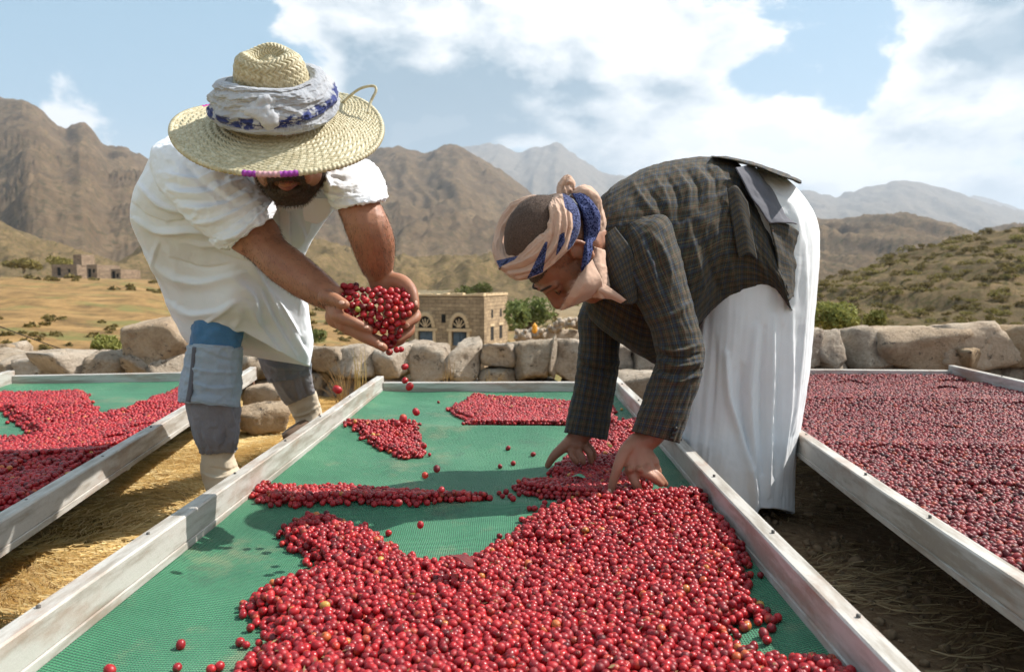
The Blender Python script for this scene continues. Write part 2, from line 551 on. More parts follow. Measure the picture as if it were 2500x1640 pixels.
# ---- stones
def stone_me(name, sx, sy, sz, seed, sub=3, rough=0.06, cuts=9):
    r = np.random.default_rng(seed)
    bm = bmesh.new(); bmesh.ops.create_icosphere(bm, subdivisions=sub, radius=1.0)
    v = np.array([q.co[:] for q in bm.verts]); f = np.array([[q.index for q in fa.verts] for fa in bm.faces]); bm.free()
    nrm, dd = [], []
    for ax in range(3):
        for s in (-1, 1):
            n = np.zeros(3); n[ax] = s; n += r.normal(0, 0.17, 3); nrm.append(n / np.linalg.norm(n)); dd.append(r.uniform(0.86, 1.0))
    for _ in range(cuts):
        n = r.normal(0, 1, 3); n /= np.linalg.norm(n); nrm.append(n); dd.append(r.uniform(0.98, 1.32))
    nrm = np.array(nrm); dd = np.array(dd)
    k = v @ nrm.T
    rr = np.min(np.where(k > 1e-3, dd / np.maximum(k, 1e-3), 9), axis=1)
    kk = np.where(k > 1e-3, dd / np.maximum(k, 1e-3), 9)
    rr = -np.log(np.exp(-70 * kk).sum(1)) / 70                      # soft minimum: worn edges
    v = v * rr[:, None]
    sc = np.array([sx, sy, sz]) / 2
    w3 = v * sc
    n = fbm(w3 * 9 + seed, 4, 0.55, seed=seed) * rough * min(sx, sy, sz) + fbm(w3 * 26 + seed, 4, 0.62, seed=seed + 2, ridged=True) * rough * 0.45 * min(sx, sy, sz)
    v = w3 + n[:, None] * (v / np.linalg.norm(v, axis=1, keepdims=True))
    return me_from(name, v, f)


def stone_mat(name, a, b, c):
    m, t = mat(name)
    p = oc(t); rnd = t.add('ShaderNodeObjectInfo').outputs['Random']
    pp = t.vmath('ADD', p, t.add('ShaderNodeCombineXYZ', {0: t.math('MULTIPLY', rnd, 40.0)}).outputs[0])
    n1 = t.noise(pp, 6, 6, 0.62); n2 = t.noise(pp, 45, 8, 0.75)
    col = t.ramp(t.math('ADD', t.math('MULTIPLY', n1, 0.6), t.math('MULTIPLY', n2, 0.4)), [(0.34, a), (0.5, b), (0.66, c)])
    col = t.mix(t.maprange(t.noise(pp, 14, 7, 0.75), 0.56, 0.66), col, (0.11, 0.088, 0.068))
    hs = t.add('ShaderNodeHueSaturation', {'Color': col, 'Value': t.maprange(rnd, 0, 1, 0.82, 1.15, False), 'Saturation': t.maprange(rnd, 0, 1, 1.1, 0.8, False)})
    t.set(t.b, 'Base Color', hs.outputs[0]); t.set(t.b, 'Roughness', 0.92); t.set(t.b, 'Specular IOR Level', 0.2)
    bump(t, t.math('ADD', n2, t.math('MULTIPLY', t.noise(pp, 18, 7, 0.75), 1.2)), 1.0, 0.03)
    return m


stone_mat('stone', (0.28, 0.205, 0.145), (0.52, 0.415, 0.31), (0.70, 0.60, 0.48))
stone_mat('stone_warm', (0.34, 0.23, 0.145), (0.54, 0.395, 0.26), (0.66, 0.52, 0.37))

wall = empty('stone_wall', (0.2, 4.9, 0.0))
tag(wall, 'low dry stone wall of rough grey blocks behind the drying beds', 'wall')
_si = [0]


def wall_stone(px0, px1, pt, pb, dist, depth=0.34, mt='stone', rough=0.11, sub=4):
    a, b = P(px0, pt, dist), P(px1, pb, dist)
    sx, sz = abs(b[0] - a[0]) * 1.03, abs(a[2] - b[2])
    _si[0] += 1
    o = obj('stone', stone_me('stone', sx, depth, sz, 100 + _si[0], sub, rough), MATS[mt], wall)
    o.location = Vector(((a[0] + b[0]) / 2, dist + depth / 2 - 0.03, (a[2] + b[2]) / 2)) - wall.location
    o.rotation_euler = (random.uniform(-.05, .05), random.uniform(-.05, .05), random.uniform(-.1, .1))
    return o


# upper course in the centre (pixel edges of each block), then the lower course and the fill
for a in ((738, 838, 850, 905), (792, 906, 846, 928), (905, 1006, 846, 926), (1000, 1097, 841, 936), (1098, 1172, 840, 936), (1176, 1268, 842, 902), (1258, 1344, 832, 934),
          (1345, 1360, 835, 934), (1362, 1450, 830, 934), (1455, 1545, 836, 905), (1548, 1640, 834, 930), (1645, 1730, 830, 925), (1735, 1830, 826, 922), (1835, 1960, 818, 915)):
    wall_stone(*a, 4.78 + random.uniform(-.04, .04), 0.36)
for a in ((700, 790, 905, 985), (788, 900, 925, 985), (900, 985, 925, 985), (985, 1075, 934, 985), (1075, 1165, 934, 985), (1170, 1262, 903, 985), (1265, 1370, 932, 985), (1372, 1480, 932, 985),
          (1480, 1570, 904, 985), (1570, 1690, 928, 985), (1690, 1800, 920, 980), (1800, 1960, 912, 975)):
    wall_stone(*a, 4.80 + random.uniform(-.03, .03), 0.38)
# left stretch: broad flat-topped blocks
for a in ((-330, -215, 872, 945), (-215, -110, 874, 946), (-110, -20, 872, 945), (-22, 42, 880, 948), (30, 112, 876, 946), (104, 208, 872, 946), (206, 292, 866, 942), (284, 388, 868, 938),
          (384, 470, 874, 936), (468, 560, 866, 934), (556, 650, 860, 932), (645, 742, 852, 930)):
    wall_stone(*a, 4.66 + random.uniform(-.04, .04), 0.55, rough=0.12)
for x0 in range(-330, 700, 92):
    wall_stone(x0, x0 + 96, 930, 990, 4.72, 0.5, sub=3)
for x0 in range(-300, 640, 118):                                    # second row of tops seen over the first
    wall_stone(x0, x0 + 116, 862 + random.uniform(-3, 4), 905, 5.2, 0.45, rough=0.12, sub=3)
# right stretch: larger, browner blocks
for a in ((1950, 2014, 812, 900), (2010, 2084, 812, 902), (2074, 2192, 806, 902), (2150, 2362, 800, 905), (2312, 2478, 796, 908), (2336, 2402, 846, 905), (2462, 2560, 794, 900), (2555, 2680, 800, 905),
          (2675, 2800, 800, 905)):
    wall_stone(*a, 4.72 + random.uniform(-.05, .05), 0.46, 'stone_warm' if a[0] > 2140 else 'stone', 0.09)
for x0 in range(1960, 2760, 120):
    wall_stone(x0, x0 + 128, 895, 975, 4.76, 0.45, sub=3)


def rock(px0, px1, pt, pb, dist, depth, label, mt='stone', seed=1, rough=0.07, rz=0.0, name='rock', z=None):
    a, b = P(px0, pt, dist), P(px1, pb, dist)
    o = obj(name, stone_me(name, abs(b[0] - a[0]), depth, abs(a[2] - b[2]), seed, 4, rough, 12), MATS[mt])
    o.location = ((a[0] + b[0]) / 2, dist, (a[2] + b[2]) / 2); o.rotation_euler = (0, 0, rz)
    tag(o, label, 'rock')
    return o


rock(306, 462, 782, 888, 4.78, 0.34, 'large tan boulder resting on top of the wall behind the hatted man', 'stone_warm', 901, 0.05, 0.25, 'boulder')
rock(586, 700, 984, 1052, 3.75, 0.24, 'brown rock on the straw beside the back foot of the hatted man', 'stone_warm', 905, 0.10, 0.3)
rock(610, 706, 936, 1010, 4.15, 0.3, 'pale rounded rock behind the smaller brown rock by the wall', 'stone_warm', 907, 0.07, -0.2)
rock(1490, 1600, 905, 975, 4.25, 0.35, 'grey brown rock lying at the wall foot past the far bed corner', 'stone', 909, 0.09, 0.1)
rock(-8, 40, 838, 862, 6.2, 0.2, 'pale yellow rock at the left edge beyond the wall', 'stone_warm', 911, 0.08)
rock(36, 66, 832, 866, 6.3, 0.2, 'small white rock beside the pale yellow rock beyond the wall', 'stone', 912, 0.08)

# ---- old rubble wall beyond
rub = empty('rubble_wall', P(1330, 815, 24.0)); tag(rub, 'tumbled brown rubble wall beside the stone house', 'wall')
for k in range(46):
    px = 1262 + (k % 23) * 7.5 + random.uniform(-3, 3); row = k // 23
    top = 800 - 22 * math.exp(-((px - 1390) / 45) ** 2) - (6 if px > 1330 else 0)
    c = P(px, top + row * 12 + random.uniform(-3, 5) + 8, 24.0 + random.uniform(-.3, .4))
    o = obj('stone', stone_me('stone', random.uniform(.10, .2), .3, random.uniform(.12, .22), 300 + k, 2, .1), MATS['stone'], rub)
    o.location = Vector(c) - rub.location
o = obj('rubble_core', stone_me('rubble_core', 2.3, .5, .9, 401, 3, .12), MATS['stone'], rub)
o.location = Vector(P(1345, 840, 24.4)) - rub.location

# ---- houses
def block_mat(name, a, b, mortar, sx, sz):
    m, t = mat(name)
    p = oc(t)
    s3 = t.add('ShaderNodeSeparateXYZ', {0: p})
    pw = t.add('ShaderNodeCombineXYZ', {0: t.math('ADD', s3.outputs[0], s3.outputs[1]), 1: s3.outputs[2], 2: 0.0}).outputs[0]
    br = t.add('ShaderNodeTexBrick', {'Vector': pw, 'Color1': a, 'Color2': b, 'Mortar': mortar, 'Scale': 1.0, 'Mortar Size': 0.012, 'Brick Width': sx, 'Row Height': sz, 'Bias': 0.0})
    n = t.noise(p, 3, 6, 0.7)
    t.set(t.b, 'Base Color', t.mix(t.maprange(n, 0.35, 0.7), br.outputs[0], t.mix(0.5, br.outputs[0], (0.12, 0.09, 0.065))))
    t.set(t.b, 'Roughness', 0.95); t.set(t.b, 'Specular IOR Level', 0.1)
    bump(t, t.math('ADD', t.math('MULTIPLY', br.outputs[1], -1.0), t.noise(p, 12, 6, 0.7)), 0.8, 0.03)
    return m


block_mat('house_stone', (0.36, 0.265, 0.165), (0.54, 0.40, 0.25), (0.22, 0.16, 0.11), 0.42, 0.21)
block_mat('ruin_stone', (0.30, 0.215, 0.15), (0.44, 0.32, 0.22), (0.12, 0.09, 0.07), 0.6, 0.3)
simple('pale_trim', (0.72, 0.55, 0.34), (0.60, 0.44, 0.27), 6, 0.9)
simple('blue_paint', (0.12, 0.17, 0.22), (0.08, 0.12, 0.16), 5, 0.6)
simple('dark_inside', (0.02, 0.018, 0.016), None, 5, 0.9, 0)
simple('mud_roof', (0.36, 0.27, 0.17), (0.26, 0.19, 0.12), 4, 0.95)

house = empty('stone_house', (*P(1182, 720, 44.0)[:2], -5.0), R(-17)); tag(house, 'square stone house with two arched windows below the wall in the valley', 'house')
HW, HD, HT = 4.75, 4.3, 4.95                     # front width, depth, top above base
# local: x from -HW (left) to 0 (right corner), y from 0 (front) to HD
WZ = HT - 0.12
wins = [(-3.62, 1.22), (-1.52, 1.22)]


def hbox(name, x0, x1, y0, y1, z0, z1, mt, parent=house):
    return box(name, ((x0 + x1) / 2, (y0 + y1) / 2, (z0 + z1) / 2), (x1 - x0, y1 - y0, z1 - z0), MATS[mt], parent, bev=0.01)


# front wall built round its openings (openings z 2.1..3.95 with arch above)
hbox('wall', -HW, 0, 0.02, 0.45, 0, 2.05, 'house_stone')
xs = [-HW] + sum([[c - .46, c + .46] for c, _ in wins], []) + [0]
for k in range(0, 6, 2):
    hbox('wall', xs[k], xs[k + 1], 0.02, 0.45, 2.05, 2.85, 'house_stone')
hbox('wall', -HW, 0, 0.02, 0.45, 2.85, WZ, 'house_stone')
hbox('wall', -0.45, -0.002, 0.452, HD, 0, WZ - .004, 'house_stone')
hbox('wall', -HW + .002, -HW + 0.45, 0.452, HD, 0, WZ - .004, 'house_stone')
hbox('wall', -HW + .452, -0.452, HD - .45, HD - .002, 0, WZ - .008, 'house_stone')
hbox('roof', -HW + .1, -.1, .1, HD - .1, WZ + .005, WZ + .06, 'mud_roof')
for k in range(15):                                    # uneven coping stones
    x0 = -HW + k * HW / 15
    hbox('coping_stone', x0 + .01, x0 + HW / 15 - .01, -.03, .40, WZ + .062, WZ + .15 + random.uniform(0, .09), 'pale_trim')
for k in range(12):
    y0 = .42 + k * (HD - .45) / 12
    hbox('coping_stone', -.40, .03, y0 + .01, y0 + (HD - .45) / 12 - .01, WZ + .062, WZ + .15 + random.uniform(0, .09), 'pale_trim')
for c, ww in wins:
    win = empty('window'); win.parent = house; win.location = (c, 0, 2.05)
    for s in (-1, 1):
        box('shutter', (s * .215, .16, .40), (.42, .06, .80), MATS['blue_paint'], win, rot=(0, 0, 0 if s < 0 or c < -3 else .9), bev=.006)
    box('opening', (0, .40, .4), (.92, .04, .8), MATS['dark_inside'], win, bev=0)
    box('lintel', (0, -.02, .90), (1.5, .12, .17), MATS['pale_trim'], win, bev=.01)
    for s in (-1, 1):
        box('jamb', (s * .56, -.01, .40), (.18, .1, .80), MATS['pale_trim'], win, bev=.01)
    # arch: a ring of voussoirs round a recessed fanlight
    for k in range(11):
        a = math.pi * (k + .5) / 11
        box('arch_stone', (math.cos(a) * .52, -.03, 1.02 + math.sin(a) * .78), (.20, .14, .19), MATS['pale_trim'], win, rot=(0, -a, 0), bev=.01)
    aa = np.linspace(0, math.pi, 20)
    vv = [(0, -.012, 1.0)] + [(math.cos(a) * .45, -.012, 1.0 + math.sin(a) * .66) for a in aa]
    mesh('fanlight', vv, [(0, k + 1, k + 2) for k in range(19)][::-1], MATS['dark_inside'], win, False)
    for k in range(1, 6):
        a = math.pi * k / 6
        box('fanlight_bar', (math.cos(a) * .22, -.03, 1.0 + math.sin(a) * .33), (.42, .03, .05), MATS['pale_trim'], win, rot=(0, -math.atan2(math.sin(a) * .66, math.cos(a) * .45), 0), bev=0)
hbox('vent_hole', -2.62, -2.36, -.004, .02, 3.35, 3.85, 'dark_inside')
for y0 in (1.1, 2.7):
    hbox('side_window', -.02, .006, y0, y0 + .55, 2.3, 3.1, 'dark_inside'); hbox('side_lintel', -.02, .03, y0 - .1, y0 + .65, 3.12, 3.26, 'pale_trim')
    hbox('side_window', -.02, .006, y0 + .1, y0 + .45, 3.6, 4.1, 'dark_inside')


def ruin(px0, px1, pt, pb, dist, dep, label, extra=None, rz=-0.5):
    a, b = P(px0, pt, dist), P(px1, pb, dist)
    e = empty('ruined_house', (a[0], dist, b[2] - 2.0), rz); tag(e, label, 'house', 'ruined houses on the left slope')
    W, H = (b[0] - a[0]) / 1.15, a[2] - b[2] + 2.0
    for nm, c, s in (('wall', (W / 2, 0, H / 2), (W, .5, H)), ('wall', (W / 2, dep, H / 2 - .1), (W, .5, H - .2)),
                     ('wall', (.26, dep / 2, H / 2 - .05), (.5, dep - .52, H - .1)), ('wall', (W - .26, dep / 2, H / 2 - .05), (.5, dep - .52, H - .1))):
        box(nm, c, s, MATS['ruin_stone'], e, bev=.03)
    box('roof', (W / 2, dep / 2, H - .6), (W - 1.0, dep - 1.0, .3), MATS['mud_roof'], e)
    box('doorway', (W * .3, -.255, 2.9), (.9, .02, 1.6), MATS['dark_inside'], e, bev=0)
    box('window', (W * .7, -.255, H - 1.2), (.6, .02, .7), MATS['dark_inside'], e, bev=0)
    if extra:
        box('tower', (extra[0] * W, dep * .5, H + extra[1] / 2 - .3), (extra[2], 3.0, extra[1]), MATS['ruin_stone'], e, bev=.03)
    return e


ruin(128, 225, 646, 674, 150, 4.5, 'longest ruined stone house with a low tower on the left slope', (0.85, 2.2, 2.2), -.35)
ruin(214, 262, 646, 678, 147, 4.2, 'middle ruined stone house with a sunlit end wall')
ruin(273, 318, 657, 684, 146, 3.6, 'smallest ruined stone house nearest the man in the hat')

# ---- overhead cable slanting down across the field
v, f = tube(crm([P(-40, 782, 9.0), P(110, 838, 9.0), P(250, 884, 9.0), P(330, 905, 9.0)], 30), 0.006, 6)
tag(mesh('cable', v, f, MATS['dark_inside']), 'thin dark cable slanting down across the left field', 'cable')
simple('orange_plastic', (0.85, 0.38, 0.03), (0.7, 0.28, 0.02), 4, 0.5)


# ---- vegetation
def leaf_mat(name, a, b, c):
    m, t = mat(name)
    g = t.add('ShaderNodeNewGeometry')
    rn = t.add('ShaderNodeObjectInfo').outputs['Random']
    n = t.noise(g.outputs['Position'], 3.0, 3, 0.6)
    f = t.math('ADD', t.math('MULTIPLY', g.outputs['Random Per Island'], 0.6), t.math('MULTIPLY', n, 0.4))
    col = t.ramp(f, [(0.15, a), (0.5, b), (0.85, c)])
    hs = t.add('ShaderNodeHueSaturation', {'Color': col, 'Value': t.maprange(rn, 0, 1, 0.75, 1.25, False), 'Hue': t.maprange(rn, 0, 1, 0.485, 0.512, False)})
    t.set(t.b, 'Base Color', hs.outputs[0]); t.set(t.b, 'Roughness', 0.75); t.set(t.b, 'Specular IOR Level', 0.2)
    tr = t.add('ShaderNodeBsdfTranslucent', {'Color': hs.outputs[0]})
    mx = t.add('ShaderNodeMixShader', {0: 0.3, 1: t.b.outputs[0], 2: tr.outputs[0]})
    t.set(t.o, 'Surface', mx.outputs[0])
    return m


leaf_mat('leaf_green', (0.075, 0.095, 0.025), (0.14, 0.165, 0.05), (0.23, 0.25, 0.085))
leaf_mat('leaf_yellow', (0.13, 0.14, 0.03), (0.23, 0.235, 0.06), (0.36, 0.35, 0.11))
leaf_mat('leaf_scrub', (0.10, 0.08, 0.026), (0.185, 0.15, 0.045), (0.30, 0.235, 0.075))
simple('bark', (0.14, 0.10, 0.07), None, 20, 0.9)
leaf_mat('dry_grass', (0.30, 0.19, 0.07), (0.46, 0.32, 0.13), (0.62, 0.47, 0.22))


def crown_me(name, rx, ry, rz, n, size, seed, clumps=9, elong=1.6):
    r = np.random.default_rng(seed)
    cc = r.normal(0, 1, (clumps, 3)); cc /= np.linalg.norm(cc, axis=1, keepdims=True)
    cc *= r.uniform(.35, .85, (clumps, 1)); cc[:, 2] = np.abs(cc[:, 2]) * .9 + .05
    cr = r.uniform(.25, .5, clumps)
    which = r.integers(0, clumps, n)
    dv = r.normal(0, 1, (n, 3)); dv /= np.linalg.norm(dv, axis=1, keepdims=True)
    pos = (cc[which] + dv * (cr[which] * r.uniform(.55, 1.0, n) ** .5)[:, None]) * np.array([rx, ry, rz])
    d1 = r.normal(0, 1, (n, 3)); d1 /= np.linalg.norm(d1, axis=1, keepdims=True)
    d2 = np.cross(d1, r.normal(0, 1, (n, 3))); d2 /= np.linalg.norm(d2, axis=1, keepdims=True)
    s = size * r.uniform(.6, 1.4, (n, 1))
    v = np.stack([pos - d1 * s * elong, pos - d2 * s * .5, pos + d1 * s * elong, pos + d2 * s * .5], 1).reshape(-1, 3)
    return me_from(name, v, np.arange(4 * n).reshape(-1, 4), False)


def tree(name, base, h, rx, label, mt, seed, n=900, size=.12, cat='tree', group=None, ry=None, stemk=.45):
    e = empty(name, base); tag(e, label, cat, group)
    r = np.random.default_rng(seed)
    vs, fs, k = [], [], 0
    for q in range(4):
        a = r.uniform(0, 6.28); sp_ = 0 if q == 0 else .5
        pth = crm([(0, 0, -.3), (r.normal(0, .03) * h, r.normal(0, .03) * h, h * stemk * .5), (math.cos(a) * rx * sp_, math.sin(a) * rx * sp_, h * r.uniform(.6, .8))], 8)
        v, f = tube(pth, np.linspace(.045 * h if q == 0 else .025 * h, .008 * h, 8), 7, False)
        vs.append(v); fs.append(f + k); k += len(v)
    mesh('trunk', np.vstack(vs), np.vstack(fs), MATS['bark'], e)
    o = obj('crown', crown_me('crown', rx, ry or rx, h * .62, n, size, seed), MATS[mt], e)
    o.location = (0, 0, h * (1 - .66))
    return e


def base_at(px, py, dist):
    q = P(px, py, dist)
    return (q[0], q[1], q[2])


tree('tree', base_at(1292, 822, 38), 2.2, 1.35, 'round bright green tree just right of the stone house', 'leaf_green', 5, 1600, .10)
tree('tree', base_at(1168, 738, 75), 2.0, 1.9, 'small pale green tree rising behind the stone house roof', 'leaf_green', 6, 900, .13)
tree('shrub', base_at(2045, 822, 9.0), .48, .34, 'feathery yellow green bush behind the wall next to the white robe', 'leaf_yellow', 8, 2600, .022, 'shrub')
tree('shrub', base_at(2138, 820, 8.6), .32, .16, 'small slender yellow green bush beside the feathery one', 'leaf_yellow', 9, 900, .020, 'shrub')
tree('shrub', base_at(272, 872, 11), .32, .30, 'light green bush beyond the wall near the tan boulder', 'leaf_yellow', 10, 1100, .03, 'shrub')
tree('shrub', base_at(745, 855, 26), .9, .7, 'green bush beyond the wall right of the white shirt', 'leaf_green', 12, 900, .06, 'shrub')
tree('shrub', base_at(140, 664, 160), 3.4, 3.6, 'dark olive bush beside the longest ruined house', 'leaf_scrub', 13, 700, .3, 'shrub', stemk=.2)
tree('shrub', base_at(58, 664, 162), 2.8, 4.6, 'spreading olive bush left of the ruins', 'leaf_scrub', 14, 700, .3, 'shrub')

# shrubs on the near hillside, one by one
shrub_mes = [crown_me('crown', 1, 1, .62, 330, .085, 40 + k, 7) for k in range(6)]
dg = bpy.context.evaluated_depsgraph_get()
me = near_hill.data
hv = np.empty(len(me.vertices) * 3, np.float32); me.vertices.foreach_get('co', hv); hv = hv.reshape(-1, 3)
pj = project(hv)
cand = np.where((pj[:, 0] > 1960) & (pj[:, 0] < 2560) & (pj[:, 1] < 815) & (hv[:, 1] < 172))[0]
hr = np.random.default_rng(5); chosen = []
hr.shuffle(cand)
for i in cand:
    if all((pj[i, 0] - pj[j, 0]) ** 2 / 26 ** 2 + (pj[i, 1] - pj[j, 1]) ** 2 / 10 ** 2 > 1 for j in chosen):
        chosen.append(i)
    if len(chosen) >= 190:
        break
for n_, i in enumerate(chosen):
    s = hr.uniform(.75, 1.7) * hv[i, 1] / 130
    o = bpy.data.objects.new('shrub', shrub_mes[n_ % 6])
    if not shrub_mes[n_ % 6].materials:
        shrub_mes[n_ % 6].materials.append(MATS['leaf_scrub'])
    link(o); o.location = hv[i] + np.array([0, 0, .1]); o.scale = (s * 1.15, s, s); o.rotation_euler = (0, 0, hr.uniform(0, 6.28))
    where = 'along the crest of the brown hillside' if pj[i, 1] < np.interp(pj[i, 0], [1960, 2560], [690, 545]) + 38 else ('low on the brown hillside just above the wall' if pj[i, 1] > 745 else 'midway up the brown hillside')
    where += ' near the feathery bush' if pj[i, 0] < 2200 else ' towards the frame edge'
    tag(o, 'olive scrub bush ' + where, 'shrub', 'shrubs on the right hillside, ' + where)


# scrub on the farther slopes and field: one mass
def scatter_leaves(name, pts, size_fn, seed, mt, label, per=26):
    r = np.random.default_rng(seed)
    vs = []
    for q in pts:
        s = size_fn(q) * r.uniform(.6, 1.5)
        dv = r.normal(0, 1, (per, 3)); dv /= np.linalg.norm(dv, axis=1, keepdims=True)
        dv[:, 2] = np.abs(dv[:, 2]) * .7
        c = q + dv * s * r.uniform(.5, 1, (per, 1))
        a = r.normal(0, 1, (per, 3)); a /= np.linalg.norm(a, axis=1, keepdims=True)
        b = np.cross(a, r.normal(0, 1, (per, 3))); b /= np.linalg.norm(b, axis=1, keepdims=True)
        vs.append(np.stack([c - a * s * .45, c - b * s * .28, c + a * s * .45, c + b * s * .28], 1).reshape(-1, 3))
    v = np.vstack(vs)
    return tag(mesh(name, v, np.arange(len(v)).reshape(-1, 4), MATS[mt], smooth=False), label, kind='stuff')


r = np.random.default_rng(77)
pts = []
for _ in range(1000):
    d_ = math.exp(r.uniform(math.log(26), math.log(330))); a_ = r.uniform(-.62, .12)
    x_, y_ = d_ * math.sin(a_), d_ * math.cos(a_)
    if vnoise(np.array([[x_ * .05, y_ * .05, 3.]]), 4)[0] > -.15:
        pts.append((x_, y_, float(land_z(np.array([x_]), np.array([y_]))[0])))
scatter_leaves('field_scrub', np.array(pts), lambda q: .10 + q[1] * .0045, 3, 'leaf_scrub', 'low dry scrub dotted over the ochre fields')
# ================================================================== DRYING BEDS
def metal_mat(name, base, streak, rust):
    m, t = mat(name)
    p = oc(t)
    n1 = t.noise(t.vmath('MULTIPLY', p, (30, 3.5, 30)), 1.0, 7, 0.65)
    n2 = t.noise(p, 60, 7, 0.7)
    n3 = t.noise(t.vmath('MULTIPLY', p, (1, .35, 1)), 7, 6, 0.65)
    col = t.mix(t.maprange(n1, 0.42, 0.62), base, streak)
    col = t.mix(t.math('MULTIPLY', t.maprange(n3, 0.50, 0.64), 0.6), col, rust)
    col = t.mix(t.math('MULTIPLY', t.maprange(n2, 0.60, 0.75), 0.5), col, tuple(x * 0.45 for x in base))
    t.set(t.b, 'Base Color', col)
    t.set(t.b, 'Roughness', t.maprange(n2, 0.3, 0.7, 0.42, 0.7, False)); t.set(t.b, 'Metallic', 0.15); t.set(t.b, 'Specular IOR Level', 0.45)
    bump(t, t.math('ADD', n2, t.math('MULTIPLY', n1, 0.7)), 0.30, 0.003)
    return m


metal_mat('rail_metal', (0.50, 0.475, 0.435), (0.31, 0.275, 0.23), (0.32, 0.20, 0.135))
simple('screw_steel', (0.10, 0.09, 0.08), None, 30, 0.5, 0.1)
simple('leg_rust', (0.23, 0.12, 0.075), (0.15, 0.08, 0.05), 20, 0.8)

# woven shade net: fine raised cross threads, sun-bleached and dusty in places
m, t = mat('green_net')
p = oc(t)
uvn = t.add('ShaderNodeUVMap', uv_map='UVMap').outputs[0]
s3 = t.add('ShaderNodeSeparateXYZ', {0: uvn})
wob = t.math('MULTIPLY', t.math('SUBTRACT', t.noise(p, 2.2, 3, 0.5), 0.5), 0.055)
wob2 = t.math('MULTIPLY', t.math('SUBTRACT', t.noise(p, 7.0, 3, 0.5), 0.5), 0.012)
vv_ = t.math('ADD', t.math('ADD', s3.outputs[1], wob), wob2)
row = t.math('SINE', t.math('MULTIPLY', vv_, 2 * math.pi / 0.0062))
cl = t.math('SINE', t.math('MULTIPLY', t.math('ADD', s3.outputs[0], wob2), 2 * math.pi / 0.0048))
row01 = t.math('MULTIPLY_ADD', row, 0.5, 0.5)
n1 = t.noise(p, 3.2, 5, 0.6); n2 = t.noise(p, 160, 4, 0.7)
green = t.ramp(n1, [(0.3, (0.022, 0.172, 0.074)), (0.5, (0.042, 0.245, 0.110)), (0.72, (0.095, 0.320, 0.158))])
gap = t.mix(t.math('MULTIPLY', t.maprange(row01, 0.0, 0.6, 1.0, 0.0), 0.9), green, (0.006, 0.060, 0.042))
dust = t.mix(t.math('MULTIPLY', t.math('MULTIPLY', t.maprange(t.noise(p, 4.3, 7, 0.7), 0.52, 0.68), row01), 0.6), gap, (0.36, 0.30, 0.17))
stain = t.math('MULTIPLY', t.maprange(t.noise(p, 9.0, 5, 0.65), 0.60, 0.70), 0.45)
t.set(t.b, 'Base Color', t.mix(stain, dust, (0.030, 0.075, 0.045))); t.set(t.b, 'Roughness', 0.62); t.set(t.b, 'Specular IOR Level', 0.35)
t.set(t.b, 'Sheen Weight', 0.1)
bump(t, t.math('ADD', t.math('MULTIPLY', row, 0.6), t.math('ADD', t.math('MULTIPLY', cl, 0.3), n2)), 0.8, 0.003)

RAIL_W, RAIL_H, TOP = 0.036, 0.070, 0.270
NET_Z = TOP - 0.066


def rail_me(length, seed, w_=RAIL_W, h_=RAIL_H):
    """metal channel along +y: flat top, slightly rolled edges, a pressed groove and a lip at the foot of each side"""
    hw = w_ / 2
    pr = [(-hw - .002, -h_), (-hw - .002, -h_ + .013), (-hw + .0015, -h_ + .0145), (-hw, -h_ + .017), (-hw, -.003), (-hw + .003, 0), (hw - .003, 0), (hw, -.003), (hw, -h_ + .017), (hw - .0015, -h_ + .0145),
          (hw + .002, -h_ + .013), (hw + .002, -h_)]
    n = max(6, int(length / 0.06)); ys = np.linspace(0, length, n)
    v = []
    for k, y in enumerate(ys):
        q = np.array([[y * .9, seed, 0.]]); ox, oz = .0035 * vnoise(q, 5)[0], .003 * vnoise(q + 7, 6)[0]
        v += [(x + ox, y, z + oz) for x, z in pr]
    v = np.array(v); m_ = len(pr)
    f = [tuple(q) for q in grid_faces(n, m_, True, flip=True)]
    f += [tuple(range(m_)), tuple(range((n - 1) * m_, n * m_))[::-1]]
    return me_from('rail', v, f, False)


def sag_at(fy, s):
    return -s * (1 - np.abs(2 * fy - 1) ** 3.6)


